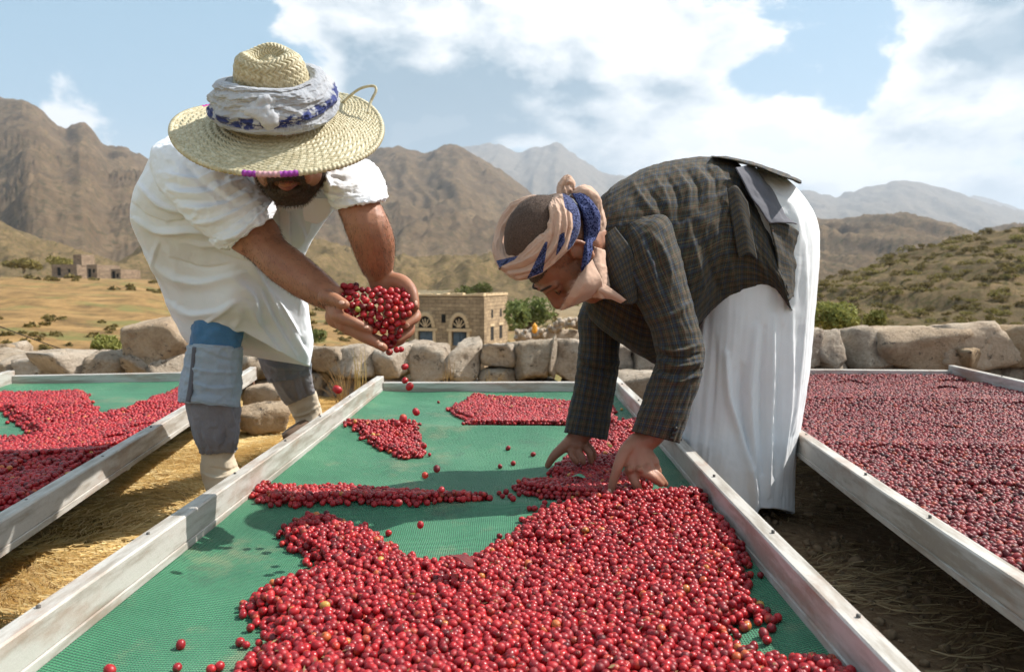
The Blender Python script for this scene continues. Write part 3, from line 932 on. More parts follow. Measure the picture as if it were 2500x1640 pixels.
class Bed:
    """local frame: origin at ground under the inner edge of the left rail, near end; +y along the bed"""
    def __init__(s, origin, ang, width, length, bars, sag, label, seed):
        s.o = np.array(origin, float); s.ang = ang; s.w = width; s.len = length; s.bars = np.array(bars); s.sag = sag; s.seed = seed
        s.e = empty('drying_bed', (s.o[0], s.o[1], 0), ang); tag(s.e, label, 'drying bed', 'raised coffee drying beds')
        c, n = math.cos(ang), math.sin(ang)
        s.rot = np.array([[c, -n], [n, c]])
        for sx, nm in ((-RAIL_W / 2, 0), (width + RAIL_W / 2, 1)):
            o = obj('rail', rail_me(length, seed + nm), MATS['rail_metal'], s.e); o.location = (sx, 0, TOP)
            for k in range(int(length / .42)):
                ox_, oy_ = sx + random.uniform(-.006, .006), .2 + k * .42 + random.uniform(-.05, .05)
                scv, scf = tube([(ox_, oy_, TOP - .006), (ox_, oy_, TOP + .0035)], .0034, 8)
                scv[:6] += 0; mesh('screw', scv, scf, MATS['screw_steel'], s.e)
        for yy in (0.0, length):
            o = obj('end_rail', rail_me(width - .004, seed + 4, h_=.052), MATS['rail_metal'], s.e)
            o.location = (.002, yy - .018 if yy else .018, TOP - .024); o.rotation_euler = (0, 0, -math.pi / 2)
        for b in bars:
            box('crossbar', (width / 2, b, NET_Z - .0225), (width - .002, .03, .03), MATS['rail_metal'], s.e, bev=.003)
        for yy in (.06, length - .06):
            for sx in (-RAIL_W / 2, width + RAIL_W / 2):
                box('leg', (sx, yy, (TOP - RAIL_H) / 2 - .02), (.032, .032, TOP - RAIL_H + .036), MATS['leg_rust'], s.e, bev=.003)
        nx, ny = 60, int(length / .018)
        xs, ys = np.linspace(-.012, width + .012, nx), np.linspace(.03, length - .012, ny)
        X, Y = np.meshgrid(xs, ys)
        Z = s.net(X, Y)
        s.net_o = mesh('net', np.stack([X, Y, Z], -1).reshape(-1, 3), grid_faces(ny, nx), MATS['green_net'], s.e, uv=np.stack([X, Y], -1).reshape(-1, 2))

    def net(s, X, Y):
        b = s.bars
        k = np.clip(np.searchsorted(b, Y) - 1, 0, len(b) - 2)
        fy = np.clip((Y - b[k]) / (b[k + 1] - b[k]), 0, 1)
        edge = np.clip(1 - np.abs(2 * X / s.w - 1) ** 6, 0, 1)
        z = NET_Z + sag_at(fy, s.sag) * (.10 + .90 * edge)
        q = np.stack([X, Y, 0 * X + s.seed], -1)
        return z + .006 * fbm(q * 3.1, 3, seed=s.seed) * edge + .0025 * fbm(q * np.array([3, 11, 1.]), 3, seed=s.seed + 3)

    def loc(s, xy):
        return (np.asarray(xy, float) - s.o[:2]) @ s.rot

    def wld(s, xy):
        return np.asarray(xy) @ s.rot.T + s.o[:2]


# central bed: inner edges at x = -0.69 and 0.465
bedC = Bed((-0.690, 0.45), 0.0, 1.152, 3.45, [0.02, .42, 1.44, 2.46, 3.44], .036, 'central green drying bed heaped with cherries between the two men', 3)
# left bed: turned nine degrees, its right rail passes (-1.06,1.56) and ends at (-1.49,4.34)
LA = R(9.03)
_dir = np.array([-math.sin(LA), math.cos(LA)]); _prp = np.array([-math.cos(LA), -math.sin(LA)])
_c = np.array([-1.488, 4.34]) + _prp * (1.22 + RAIL_W) - _dir * 3.7
bedL = Bed((*_c,), LA, 1.22, 3.7, [0.02, .70, 1.70, 2.70, 3.69], .03, 'left drying bed half covered with cherries behind the man in the hat', 9)
RA = R(-3.3)
_c = np.array([0.875 + RAIL_W, 2.486]); _d2 = np.array([-math.sin(RA), math.cos(RA)])
_c = _c - _d2 * 2.0
bedR = Bed((*_c,), RA, 1.42, 4.05, [0.02, 1.03, 2.04, 3.05, 4.04], .022, 'right drying bed covered edge to edge with darker drying cherries', 15)

# ================================================================== CHERRIES
CR = 0.0073


def cherry_me(name, seed, n=14, m=9, wrinkle=0.0):
    """round fruit, a touch longer than wide, with a small sunken navel ring at one end and a stalk scar at the other"""
    r = np.random.default_rng(seed)
    th = np.linspace(0, math.pi, m)
    prof = []
    for a in th:
        rr, z = math.sin(a), math.cos(a) * 1.08
        prof.append((rr, z))
    prof = [(0, .93), (.085, .94), (.10, 1.045), (.17, 1.05)] + prof[1:-1] + [(.10, -1.04), (0, -.98)]
    prof = np.array(prof)
    ang = np.linspace(0, 2 * math.pi, n, endpoint=False)
    v = np.stack([prof[:, 0, None] * np.cos(ang), prof[:, 0, None] * np.sin(ang), np.broadcast_to(prof[:, 1, None], (len(prof), n))], -1)
    v = v.reshape(-1, 3) * np.array([1, r.uniform(.90, .99), r.uniform(.94, 1.20)])
    v *= (1 + .035 * vnoise(v * 1.3 + seed, seed) + wrinkle * fbm(v * np.array([4, 4, 1.5]) + seed, 2, seed=seed + 1, ridged=True))[:, None]
    return me_from(name, v * CR, grid_faces(len(prof), n, True, flip=False))


def cherry_mat(name, dull=0.0):
    m, t = mat(name)
    oi = t.add('ShaderNodeObjectInfo'); rn = oi.outputs['Random']
    g = oc(t)
    z = t.add('ShaderNodeSeparateXYZ', {0: g}).outputs[2]
    n = t.noise(t.vmath('ADD', g, t.vmath('MULTIPLY', oi.outputs['Location'], (31, 31, 31))), 130, 3, 0.6)
    if dull:
        body = t.ramp(rn, [(0.0, (0.035, 0.005, 0.008)), (0.15, (0.095, 0.008, 0.013)), (0.6, (0.175, 0.012, 0.018)), (0.93, (0.26, 0.018, 0.021)), (0.99, (0.36, 0.07, 0.035))])
    else:
        body = t.ramp(rn, [(0.0, (0.10, 0.005, 0.009)), (0.07, (0.205, 0.008, 0.013)), (0.5, (0.325, 0.011, 0.017)), (0.93, (0.42, 0.015, 0.019)), (0.982, (0.44, 0.03, 0.022)), (0.995, (0.50, 0.13, 0.035)), (1.0, (0.46, 0.28, 0.055))])
    r2 = t.math('FRACT', t.math('MULTIPLY', rn, 57.3))
    cap = t.math('MULTIPLY', t.maprange(t.math('ADD', z, t.math('MULTIPLY', t.math('SUBTRACT', n, .5), .008)), CR * .1, CR * 1.0), t.maprange(r2, 0.7, 1.0, 0.0, 0.5))
    col = t.mix(cap, body, (0.50, 0.12, 0.04))
    col = t.mix(t.math('MULTIPLY', t.maprange(n, 0.50, 0.72), 0.35), col, (0.16, 0.008, 0.014))
    tip = t.maprange(t.math('ABSOLUTE', z), CR * 1.0, CR * 1.045)
    col = t.mix(t.math('MULTIPLY', tip, .55), col, (0.09, 0.035, 0.02))
    t.set(t.b, 'Base Color', col)
    r3 = t.math('FRACT', t.math('MULTIPLY', rn, 131.7))
    t.set(t.b, 'Roughness', 0.52 if dull else t.maprange(r3, 0.0, 1.0, 0.28, 0.54, False)); t.set(t.b, 'Specular IOR Level', 0.42)
    t.set(t.b, 'Subsurface Weight', 0.0)
    
    bump(t, n, 0.12 if not dull else 0.35, 0.0015)
    return m


cherry_mat('cherry_skin'); cherry_mat('cherry_dry', 1.0)
CH = [cherry_me('cherry', 500 + k, wrinkle=(.0, .012, .0, .035, .06)[k]) for k in range(5)]
CHD = [cherry_me('drying_cherry', 520 + k, 12, 8, .05) for k in range(4)]
for q in CH: q.materials.append(MATS['cherry_skin'])
for q in CHD: q.materials.append(MATS['cherry_dry'])


def inside(poly, pts):
    x, y = pts[:, 0], pts[:, 1]; c = np.zeros(len(pts), bool)
    for (x1, y1), (x2, y2) in zip(poly, np.roll(poly, -1, 0)):
        k = ((y1 > y) != (y2 > y)) & (x < (x2 - x1) * (y - y1) / ((y2 - y1) or 1e-12) + x1)
        c ^= k
    return c


def edge_dist(poly, pts):
    dmin = np.full(len(pts), 9.0)
    for a, b in zip(poly, np.roll(poly, -1, 0)):
        ab = b - a; tt = np.clip(((pts - a) @ ab) / max(ab @ ab, 1e-12), 0, 1)
        dmin = np.minimum(dmin, np.linalg.norm(pts - (a + tt[:, None] * ab), axis=1))
    return dmin


def heap(bed, poly, seed, layers=3, slope=.9, drop=0.03, jit=.62, clip=True, lump=.012, edge_noise=.02, ymin=-9):
    """cherry centres and which of them lie on top, for a heap whose outline (world xy) is given"""
    r = np.random.default_rng(seed)
    poly = np.asarray(poly, float)
    lo, hi = poly.min(0) - .02, poly.max(0) + .02
    sp = CR * 2.02
    out, lay = [], []
    H = None
    for L in range(layers):
        nx, ny = int((hi[0] - lo[0]) / sp) + 1, int((hi[1] - lo[1]) / (sp * .87)) + 1
        ii, jj = np.meshgrid(np.arange(nx), np.arange(ny))
        x = lo[0] + (ii + .5 * (jj % 2) + .33 * L) * sp; y = lo[1] + (jj * .87 + .29 * L) * sp
        p = np.stack([x.ravel(), y.ravel()], -1); p = p + r.normal(0, jit * sp * .45, p.shape)
        en = edge_noise * fbm(np.stack([p[:, 0] * 9, p[:, 1] * 9, 0 * p[:, 0] + seed], -1), 3, seed=seed)
        ins = inside(poly, p); ed = edge_dist(poly, p) * np.where(ins, 1, -1) + en
        thick = np.clip(ed * slope, 0, layers * CR * 1.25) + lump * fbm(np.stack([p[:, 0] * 5, p[:, 1] * 5, 0 * p[:, 0]], -1), 2, seed=seed + 9)
        keep = ((ed > 0) | ((ed > -.035) & (r.random(len(p)) < .10 * np.clip(1 + ed / .035, 0, 1)))) if L == 0 else (ed > 0) & (thick > L * CR * 1.45)
        keep &= r.random(len(p)) > drop
        lp = bed.loc(p)
        keep &= p[:, 1] > ymin
        if clip:
            keep &= (lp[:, 0] > CR) & (lp[:, 0] < bed.w - CR) & (lp[:, 1] > .05) & (lp[:, 1] < bed.len - .03)
        p, lp = p[keep], lp[keep]
        z = bed.net(lp[:, 0], lp[:, 1]) + CR * .96 + L * CR * 1.42 + r.normal(0, CR * .16, len(p)) * (L > 0)
        out.append(np.column_stack([p, z])); lay.append(np.full(len(p), L))
    return np.vstack(out), np.concatenate(lay)


def W2(disp, z):
    """outline read off the 2380 px overview, laid on height z"""
    return np.array([PZ(a * 1.0504, b * 1.0504, z)[:2] for a, b in disp])


def gn_instances(o, sources, name):
    ng = bpy.data.node_groups.new(name, 'GeometryNodeTree')
    ng.interface.new_socket('Geometry', in_out='INPUT', socket_type='NodeSocketGeometry')
    ng.interface.new_socket('Geometry', in_out='OUTPUT', socket_type='NodeSocketGeometry')
    N = NT(ng)
    gi, go = N.add('NodeGroupInput'), N.add('NodeGroupOutput')
    jn = N.add('GeometryNodeJoinGeometry')
    for k, so in enumerate(sources):
        oi = N.add('GeometryNodeObjectInfo', {'Object': so}, transform_space='ORIGINAL')
        oi.inputs['As Instance'].default_value = True
        at = N.add('GeometryNodeInputNamedAttribute', {'Name': 'kindno'}, data_type='INT')
        cmp_ = N.add('FunctionNodeCompare', data_type='INT', operation='EQUAL')
        N.l.new(at.outputs['Attribute'], cmp_.inputs[2]); cmp_.inputs[3].default_value = k
        ip = N.add('GeometryNodeInstanceOnPoints')
        N.l.new(gi.outputs[0], ip.inputs['Points']); N.l.new(cmp_.outputs[0], ip.inputs['Selection']); N.l.new(oi.outputs['Geometry'], ip.inputs['Instance'])
        ra = N.add('GeometryNodeInputNamedAttribute', {'Name': 'rot'}, data_type='FLOAT_VECTOR')
        er = N.add('FunctionNodeEulerToRotation'); N.l.new(ra.outputs['Attribute'], er.inputs[0]); N.l.new(er.outputs[0], ip.inputs['Rotation'])
        sa = N.add('GeometryNodeInputNamedAttribute', {'Name': 'size'}, data_type='FLOAT')
        N.l.new(sa.outputs['Attribute'], ip.inputs['Scale'])
        N.l.new(ip.outputs[0], jn.inputs[0])
    N.l.new(jn.outputs[0], go.inputs[0])
    md = o.modifiers.new('cherries', 'NODES'); md.node_group = ng


def stuff_heap(name, pts, sources, seed, label, smin=.80, smax=1.16):
    r = np.random.default_rng(seed)
    me = bpy.data.meshes.new(name); me.vertices.add(len(pts)); me.vertices.foreach_set('co', np.asarray(pts, np.float32).ravel())
    a = me.attributes.new('kindno', 'INT', 'POINT'); a.data.foreach_set('value', r.integers(0, len(sources), len(pts)).astype(np.int32))
    a = me.attributes.new('rot', 'FLOAT_VECTOR', 'POINT'); a.data.foreach_set('vector', r.uniform(0, 6.28, (len(pts), 3)).astype(np.float32).ravel())
    a = me.attributes.new('size', 'FLOAT', 'POINT'); a.data.foreach_set('value', r.uniform(smin, smax, len(pts)).astype(np.float32))
    o = obj(name, me); gn_instances(o, sources, name)
    tag(o, label, kind='stuff')
    return o


_cr = np.random.default_rng(99)


def cherry(c, label, group=None, size=None, me=None):
    o = bpy.data.objects.new('cherry', me or CH[_cr.integers(0, 5)])
    link(o); o.location = c; o.rotation_euler = _cr.uniform(0, 6.28, 3); s = size or _cr.uniform(.9, 1.14); o.scale = (s, s, s)
    tag(o, label, 'cherry', group)
    return o


nz = NET_Z - .02
polyA = [(470, 1900), (520, 1640), (556, 1561), (548, 1525), (592, 1490), (578, 1462), (606, 1445), (592, 1412), (573, 1385), (600, 1350), (650, 1330), (716, 1314), (738, 1302), (702, 1272), (652, 1248), (630, 1220),
         (676, 1197), (735, 1190), (790, 1196), (832, 1214), (900, 1240), (950, 1262), (1020, 1279), (1082, 1275), (1130, 1254), (1190, 1228), (1232, 1204), (1280, 1182), (1345, 1174), (1400, 1166),
         (1480, 1158), (1560, 1146), (1640, 1145), (1668, 1165), (1692, 1215), (1718, 1262), (1730, 1305), (1748, 1362), (1788, 1402), (1784, 1424), (1740, 1432), (1716, 1446), (1722, 1474), (1765, 1486),
         (1810, 1518), (1900, 1532), (1965, 1561), (2050, 1640), (2150, 1900)]
ptsA, layA = heap(bedC, W2(polyA, NET_Z - .002), 31, 3, .6, .02, edge_noise=.03)
HEAPS = []
for k, (pl, ly, sl, ln) in enumerate((
        ([(574, 1152), (580, 1132), (680, 1127), (800, 1122), (852, 1130), (960, 1141), (1050, 1147), (1142, 1157), (1140, 1166), (1050, 1174), (900, 1178), (750, 1178), (600, 1174)], 2, 1.1, .006),
        ([(1188, 1116), (1240, 1114), (1300, 1112), (1330, 1096), (1400, 1092), (1470, 1098), (1510, 1120), (1500, 1152), (1470, 1162), (1380, 1168), (1280, 1160), (1212, 1141)], 3, 1.3, .006),
        ([(1284, 1076), (1340, 1030), (1420, 992), (1484, 975), (1496, 990), (1450, 1056), (1424, 1092), (1332, 1098), (1300, 1090)], 2, 1.0, .006),
        ([(1042, 942), (1072, 925), (1100, 914), (1200, 918), (1330, 926), (1420, 935), (1440, 1000), (1330, 1008), (1090, 1004), (1085, 966), (1060, 955)], 2, .6, .005),
        ([(788, 984), (842, 984), (900, 990), (970, 990), (986, 1044), (930, 1049), (862, 1020), (830, 1000)], 2, .8, .005),
        ([(896, 985), (904, 970), (940, 975), (1034, 990), (1034, 998), (940, 999)], 1, .8, .003))):
    HEAPS.append(heap(bedC, W2(pl, NET_Z - .004), 60 + k, ly, sl, .02, lump=ln, edge_noise=.022, ymin=3.0 if k in (3, 5) else -9))

# nearest top cherries of the front heap become things of their own
pa = project(ptsA)
vis = (pa[:, 0] > 10) & (pa[:, 0] < 2490) & (pa[:, 1] < 1632) & (pa[:, 1] > 1100)
order = np.argsort(np.where(vis & (layA >= 1), ptsA[:, 1], 99))
near = order[:125]
mask = np.ones(len(ptsA), bool); mask[near] = False
near_objs = [cherry(ptsA[i], 'glossy red cherry at the near edge of the front heap on the central bed', 'cherries at the near edge of the front heap') for i in near]
stuff_heap('cherry_heap', ptsA[mask], near_objs[:5], 1, 'big heap of glossy red cherries filling the front of the central bed')
for k, ((p_, l_), nm) in enumerate(zip(HEAPS, ('narrow ridge of cherries lying across the central bed', 'cherries gathered under the near hand of the stooping man', 'cherries under the far hand of the stooping man',
                                               'wide patch of cherries at the far end of the central bed', 'small wedge of cherries by the left rail of the central bed', 'thin trail of cherries behind the small wedge'))):
    stuff_heap('cherry_heap', p_, near_objs[:5], 10 + k, nm)

# left bed
polyL = [[(-260, 1000), (-60, 930), (0, 912), (120, 910), (195, 905), (215, 935), (240, 962), (300, 955), (345, 925), (395, 905), (440, 890), (470, 890), (430, 960), (330, 1020), (200, 1090), (100, 1140), (40, 1172), (0, 1170), (-80, 1180), (-300, 1220),
          (-320, 1120), (-60, 1020), (0, 1010), (60, 1008), (75, 996), (40, 975), (0, 955), (-80, 960)]]
pl_, ll_ = heap(bedL, W2(polyL[0], NET_Z - .004), 71, 3, .8, .02)
stuff_heap('cherry_heap', pl_, near_objs[:5], 21, 'sprawling heap of cherries on the left bed', .9, 1.15)
# right bed, full and drier
src = [cherry(bedR.wld([[.3 + .1 * k, 1.9]])[0].tolist() + [NET_Z + .03], 'dull dark red cherry lying on the layer covering the right bed', 'cherries singled out on the right bed', 1.0, CHD[k]) for k in range(4)]
cor = bedR.wld([[.0, .1], [bedR.w, .1], [bedR.w, bedR.len], [.0, bedR.len]])
pr_, lr_ = heap(bedR, cor, 81, 2, 1.5, .10, jit=.75, edge_noise=0, lump=.018)
for k, o in enumerate(src):
    i = int(np.argmin(np.linalg.norm(pr_[:, :2] - bedR.wld([[.25 + .16 * k, 1.15 + .1 * k]])[0], axis=1) - (lr_ > 0) * .05)); o.location = pr_[i] + np.array([0, 0, .0]); pr_ = np.delete(pr_, i, 0); lr_ = np.delete(lr_, i)
pj = project(pr_); pr_ = pr_[(pj[:, 0] < 2700) & (pj[:, 1] < 1800)]
stuff_heap('drying_cherries', pr_, src, 31, 'thick even layer of dull drying cherries covering the right bed', .86, 1.16)
print('cherries', len(ptsA), sum(len(h[0]) for h in HEAPS), len(pl_), len(pr_))
# ================================================================== PEOPLE: tools
def S(x, y):
    """overview pixels -> photograph pixels"""
    return x * 1.0504, y * 1.0504


def ico(sub=3):
    bm = bmesh.new(); bmesh.ops.create_icosphere(bm, subdivisions=sub, radius=1.0)
    v = np.array([q.co[:] for q in bm.verts]); f = [tuple(q.index for q in fa.verts) for fa in bm.faces]; bm.free()
    return v, f


_ICO2, _ICO3 = ico(2), ico(3)


class Clay:
    """collects closed shapes and fuses them into one continuous skin"""
    def __init__(s):
        s.v, s.f, s.n = [], [], 0
    def put(s, v, f):
        s.v.append(np.asarray(v, float)); s.f += [tuple(int(i) + s.n for i in q) for q in f]; s.n += len(v)
    def ball(s, c, r, ax=None):
        v = _ICO3[0] * (np.asarray(r, float) if np.ndim(r) else r)
        if ax is not None:
            v = v @ np.asarray(ax)
        s.put(v + np.asarray(c), _ICO3[1])
    def limb(s, pts, rad, n=12, steps=6):
        pts = np.asarray(pts, float); rad = np.broadcast_to(np.asarray(rad, float), (len(pts),))
        pr = crm(np.column_stack([pts, rad]), (len(pts) - 1) * steps + 1)
        v, f = tube(pr[:, :3], np.maximum(pr[:, 3], .002), n)
        s.put(v, f)
        for k in (0, -1):
            v = _ICO2[0] * rad[k] * .995; s.put(v + pts[k], _ICO2[1])
    def fuse(s, name, voxel, smooth=4, fac=.5):
        me = me_from(name, np.vstack(s.v), s.f)
        o = bpy.data.objects.new(name, me); COL.objects.link(o)
        md = o.modifiers.new('r', 'REMESH'); md.mode = 'VOXEL'; md.voxel_size = voxel; md.use_smooth_shade = True
        ms = o.modifiers.new('s', 'SMOOTH'); ms.factor = fac; ms.iterations = smooth
        dg = bpy.context.evaluated_depsgraph_get(); dg.update()
        out = bpy.data.meshes.new_from_object(o.evaluated_get(dg), depsgraph=dg)
        bpy.data.objects.remove(o); out.name = name
        out.polygons.foreach_set('use_smooth', np.ones(len(out.polygons), bool))
        return out


def pixloft(st, ns, na, e=2.2, folds=(), noise=None, cap=(True, True), post=None, fine=None, ret_grid=False, src=False):
    """Skin through stations (x1, y1, x2, y2, depth, half depth): each is the line across the outline in overview pixels.
    folds: (polyline in the same pixels, width px, height m[, side]); noise: (amp, (su, sv), seed, octaves)"""
    st = np.asarray(st, float)
    g = crm(st, ns)
    th = np.linspace(0, 2 * np.pi, na, endpoint=False)
    c = np.sign(np.cos(th)) * np.abs(np.cos(th)) ** (2 / e); sn = np.sign(np.sin(th)) * np.abs(np.sin(th)) ** (2 / e)
    X = (g[:, 0:1] + g[:, 2:3]) / 2 + (g[:, 2:3] - g[:, 0:1]) / 2 * c
    Y = (g[:, 1:2] + g[:, 3:4]) / 2 + (g[:, 3:4] - g[:, 1:2]) / 2 * c
    D = g[:, 4:5] + g[:, 5:6] * sn
    if st.shape[1] > 6:                                       # depth slant along the line
        D = D + g[:, 6:7] * c
    u = np.linspace(0, 1, ns)[:, None] + 0 * X; v = th[None, :] + 0 * X
    if post is not None:
        X, Y, D = post(X, Y, D, u, v)
    k = 1.0 if src else 1.0504
    cx, cy = (X * k - 1250) / F, (820 - Y * k) / F
    ry = _M[:, 0, None, None] * cx + _M[:, 1, None, None] * cy - _M[:, 2, None, None]
    ry = ry / ry[1]
    V = CAM[:, None, None] + ry * D
    V = np.moveaxis(V, 0, -1)
    fc = grid_faces(ns, na, True)
    flat = V.reshape(-1, 3)
    N = normals_of(flat, fc)
    ctr = np.repeat(V.mean(1), na, axis=0)
    if np.mean(np.sum((flat - ctr) * N, 1)) < 0:
        N = -N; fc = fc[:, ::-1]
    disp = np.zeros(ns * na)
    if noise is not None:
        for amp, (su, sv), seed, oc_, rid in noise:
            q = np.stack([u.ravel() * su, np.cos(v.ravel()) * sv, np.sin(v.ravel()) * sv + seed * 3.1], -1)
            q = q + .35 * np.stack([vnoise(q * .7 + 3, seed + 50), vnoise(q * .7 + 8, seed + 51), 0 * q[:, 0]], -1)
            disp += amp * fbm(q, oc_, .5, seed, ridged=rid)
    px = np.stack([X.ravel(), Y.ravel()], -1)
    front = np.clip(-np.sin(v.ravel()) * 2.5 + .25, 0, 1)
    for fo in folds:
        pl, wd, hh = crm(np.asarray(fo[0], float), 24), fo[1], fo[2]
        d2 = np.full(len(px), 1e9); along = np.zeros(len(px)); sg = np.ones(len(px))
        for i in range(len(pl) - 1):
            a, b = pl[i], pl[i + 1]; ab = b - a
            tt = np.clip(((px - a) @ ab) / max(ab @ ab, 1e-9), 0, 1)
            dd = np.linalg.norm(px - (a + tt[:, None] * ab), axis=1)
            cr_ = np.sign(ab[0] * (px[:, 1] - a[1]) - ab[1] * (px[:, 0] - a[0]))
            k_ = dd < d2; d2 = np.where(k_, dd, d2); sg = np.where(k_, cr_, sg); along = np.where(k_, (i + tt) / (len(pl) - 1), along)
        taper = np.sin(np.pi * np.clip(along * .9 + .05, 0, 1)) ** .6
        disp += hh * np.exp(-(d2 / np.where(sg > 0, wd * 1.25, wd * .42)) ** 2) * front * taper
    flat = flat + N * disp[:, None]
    if fine is not None:
        N2 = normals_of(flat, fc)
        flat = flat + N2 * (fine[0] * fbm(flat * fine[1], 3, .55, fine[2]))[:, None]
    # uv in metres
    su = np.concatenate([[0], np.cumsum(np.linalg.norm(np.diff(V.mean(1), axis=0), axis=1))])[:, None] + 0 * X
    per = np.linalg.norm(V - np.roll(V, 1, 1), axis=2).sum(1).mean()
    sv_ = (th / (2 * np.pi) * per)[None, :] + 0 * X
    uv = np.stack([su, sv_], -1).reshape(-1, 2)
    if ret_grid:
        return flat.reshape(ns, na, 3), uv
    faces = [tuple(q) for q in fc]
    vv = [flat]
    n0 = ns * na
    for side, row in ((0, 0), (1, ns - 1)):
        if cap[side]:
            r_ = flat[row * na:(row + 1) * na]
            # draw the end inwards so an open hem or cuff shows a turned edge
            cen = r_.mean(0)
            back = flat[(row + (2 if side == 0 else -2)) * na:(row + (2 if side == 0 else -2) + 1) * na].mean(0) - cen
            ring2 = cen + (r_ - cen) * .94; ring3 = cen + (r_ - cen) * .90 + back / max(np.linalg.norm(back), 1e-9) * .02
            b0 = n0; vv += [ring2, ring3, cen[None] + back / max(np.linalg.norm(back), 1e-9) * .02]; n0 += 2 * na + 1
            uv = np.vstack([uv, uv[row * na:(row + 1) * na], uv[row * na:(row + 1) * na], uv[row * na:row * na + 1]])
            j = np.arange(na); j1 = (j + 1) % na; r0 = row * na
            for a_, b_ in ((r0, b0), (b0, b0 + na)):
                q = np.stack([a_ + j, a_ + j1, b_ + j1, b_ + j], -1)
                faces += [tuple(x) for x in (q if side == 0 else q[:, ::-1])] if np.all(fc[0] == grid_faces(ns, na, True)[0]) is False else [tuple(x) for x in (q[:, ::-1] if side == 0 else q)]
            faces += [(b0 + na + int(x), b0 + na + int(y), b0 + 2 * na) for x, y in zip(j, j1)]
    return np.vstack(vv), faces, uv


def garment(name, parent, material, st, ns=90, na=80, **kw):
    v, f, uv = pixloft(st, ns, na, **kw)
    o = mesh(name, v, f, MATS[material], parent, uv=uv)
    bm = bmesh.new(); bm.from_mesh(o.data); bmesh.ops.recalc_face_normals(bm, faces=bm.faces); bm.to_mesh(o.data); bm.free()
    o.data.polygons.foreach_set('use_smooth', np.ones(len(o.data.polygons), bool))
    return o


def sheet(name, parent, material, rows, thick=.003, ns=40, nt=24, noise=.004, scale=18, seed=1, sub=True):
    """cloth panel through rows of points (each row a list of world points), with thickness"""
    R_ = [crm(np.asarray(r, float), nt) for r in rows]
    G = np.stack([crm(np.stack([r[j] for r in R_]), ns) for j in range(nt)], 1)          # ns, nt, 3
    fl = G.reshape(-1, 3); fc = grid_faces(ns, nt)
    N = normals_of(fl, fc)
    fl = fl + N * (noise * fbm(fl * scale, 3, .5, seed))[:, None]
    o = mesh(name, fl, fc, MATS[material], parent, uv=np.stack(np.meshgrid(np.linspace(0, .3, nt), np.linspace(0, .3, ns)), -1).reshape(-1, 2))
    md = o.modifiers.new('thick', 'SOLIDIFY'); md.thickness = thick; md.offset = 0
    return o


def fabric(name, c1, c2, weave=900, rough=.85, fold=22, bumps=.3, sheen=.15, fd=.008):
    m, t = mat(name)
    p = oc(t)
    n = t.noise(p, 6, 4, .6); n2 = t.noise(p, weave, 2, .5); n3 = t.math('ABSOLUTE', t.math('SUBTRACT', t.noise(p, fold * .7, 5, .5, 1.1), .5))
    t.set(t.b, 'Base Color', t.mix(t.math('MULTIPLY', t.math('ADD', t.maprange(n, .35, .65), t.maprange(n2, .3, .7)), .5), c1, c2))
    t.set(t.b, 'Roughness', rough); t.set(t.b, 'Specular IOR Level', .2); t.set(t.b, 'Sheen Weight', sheen)
    b1 = t.add('ShaderNodeBump', {'Strength': bumps, 'Distance': fd, 'Height': n3})
    b2 = t.add('ShaderNodeBump', {'Strength': .25, 'Distance': .0006, 'Height': n2, 'Normal': b1.outputs[0]})
    t.set(t.b, 'Normal', b2.outputs[0])
    return m


fabric('white_cotton', (0.78, 0.80, 0.84), (0.74, 0.76, 0.81), 700, fold=13, bumps=.5, fd=.014)
fabric('white_robe_cloth', (0.79, 0.80, 0.82), (0.73, 0.745, 0.77), 500, fold=9, bumps=.35, fd=.012)
fabric('jean_blue', (0.045, 0.135, 0.27), (0.075, 0.19, 0.34), 500)
fabric('jean_grey', (0.27, 0.33, 0.40), (0.35, 0.405, 0.47), 500)
fabric('sweat_grey', (0.185, 0.175, 0.19), (0.24, 0.23, 0.24), 350)
fabric('cuff_dark', (0.13, 0.145, 0.18), (0.18, 0.19, 0.225), 350)
fabric('seam_dark', (0.10, 0.10, 0.12), (0.13, 0.13, 0.15), 350)
fabric('sock_cream', (0.56, 0.46, 0.33), (0.63, 0.53, 0.40), 450)
fabric('lining_grey', (0.085, 0.085, 0.105), (0.12, 0.12, 0.14), 400)
fabric('scarf_white', (0.52, 0.53, 0.55), (0.43, 0.445, 0.48), 420, fold=30, bumps=.4, fd=.005)
fabric('scarf_navy', (0.02, 0.03, 0.13), (0.035, 0.05, 0.19), 300)
fabric('scarf_tan', (0.48, 0.31, 0.225), (0.56, 0.375, 0.28), 500, fold=26, bumps=.35)
simple('shoe_brown', (0.20, 0.13, 0.085), (0.13, 0.08, 0.05), 15, .6)
simple('button_dark', (0.03, 0.025, 0.02), None, 30, .35, 0)
simple('purple_thread', (0.24, 0.03, 0.27), (0.33, 0.06, 0.36), 90, .6, .5, .002)
simple('pink_thread', (0.60, 0.33, 0.36), (0.5, 0.28, 0.32), 90, .6, .5, .002)
simple('magenta_thread', (0.42, 0.02, 0.24), (0.5, 0.04, 0.3), 90, .6, .5, .002)

# navy printed border on the tan scarf
m, t = mat('scarf_print')
p = oc(t)
vo = t.add('ShaderNodeTexVoronoi', {'Vector': p, 'Scale': 210.0})
n = t.noise(p, 120, 4, .7)
t.set(t.b, 'Base Color', t.mix(t.maprange(t.math('ADD', vo.outputs[0], t.math('MULTIPLY', n, .5)), .62, .80), (0.010, 0.015, 0.055), (0.075, 0.09, 0.20)))
t.set(t.b, 'Roughness', .9); t.set(t.b, 'Specular IOR Level', .1)
bump(t, n, .5, .002)

# plaid wool: crossing colour threads in metres of cloth
m, t = mat('plaid_wool')
uvn = t.add('ShaderNodeUVMap', uv_map='UVMap').outputs[0]
s3 = t.add('ShaderNodeSeparateXYZ', {0: uvn})


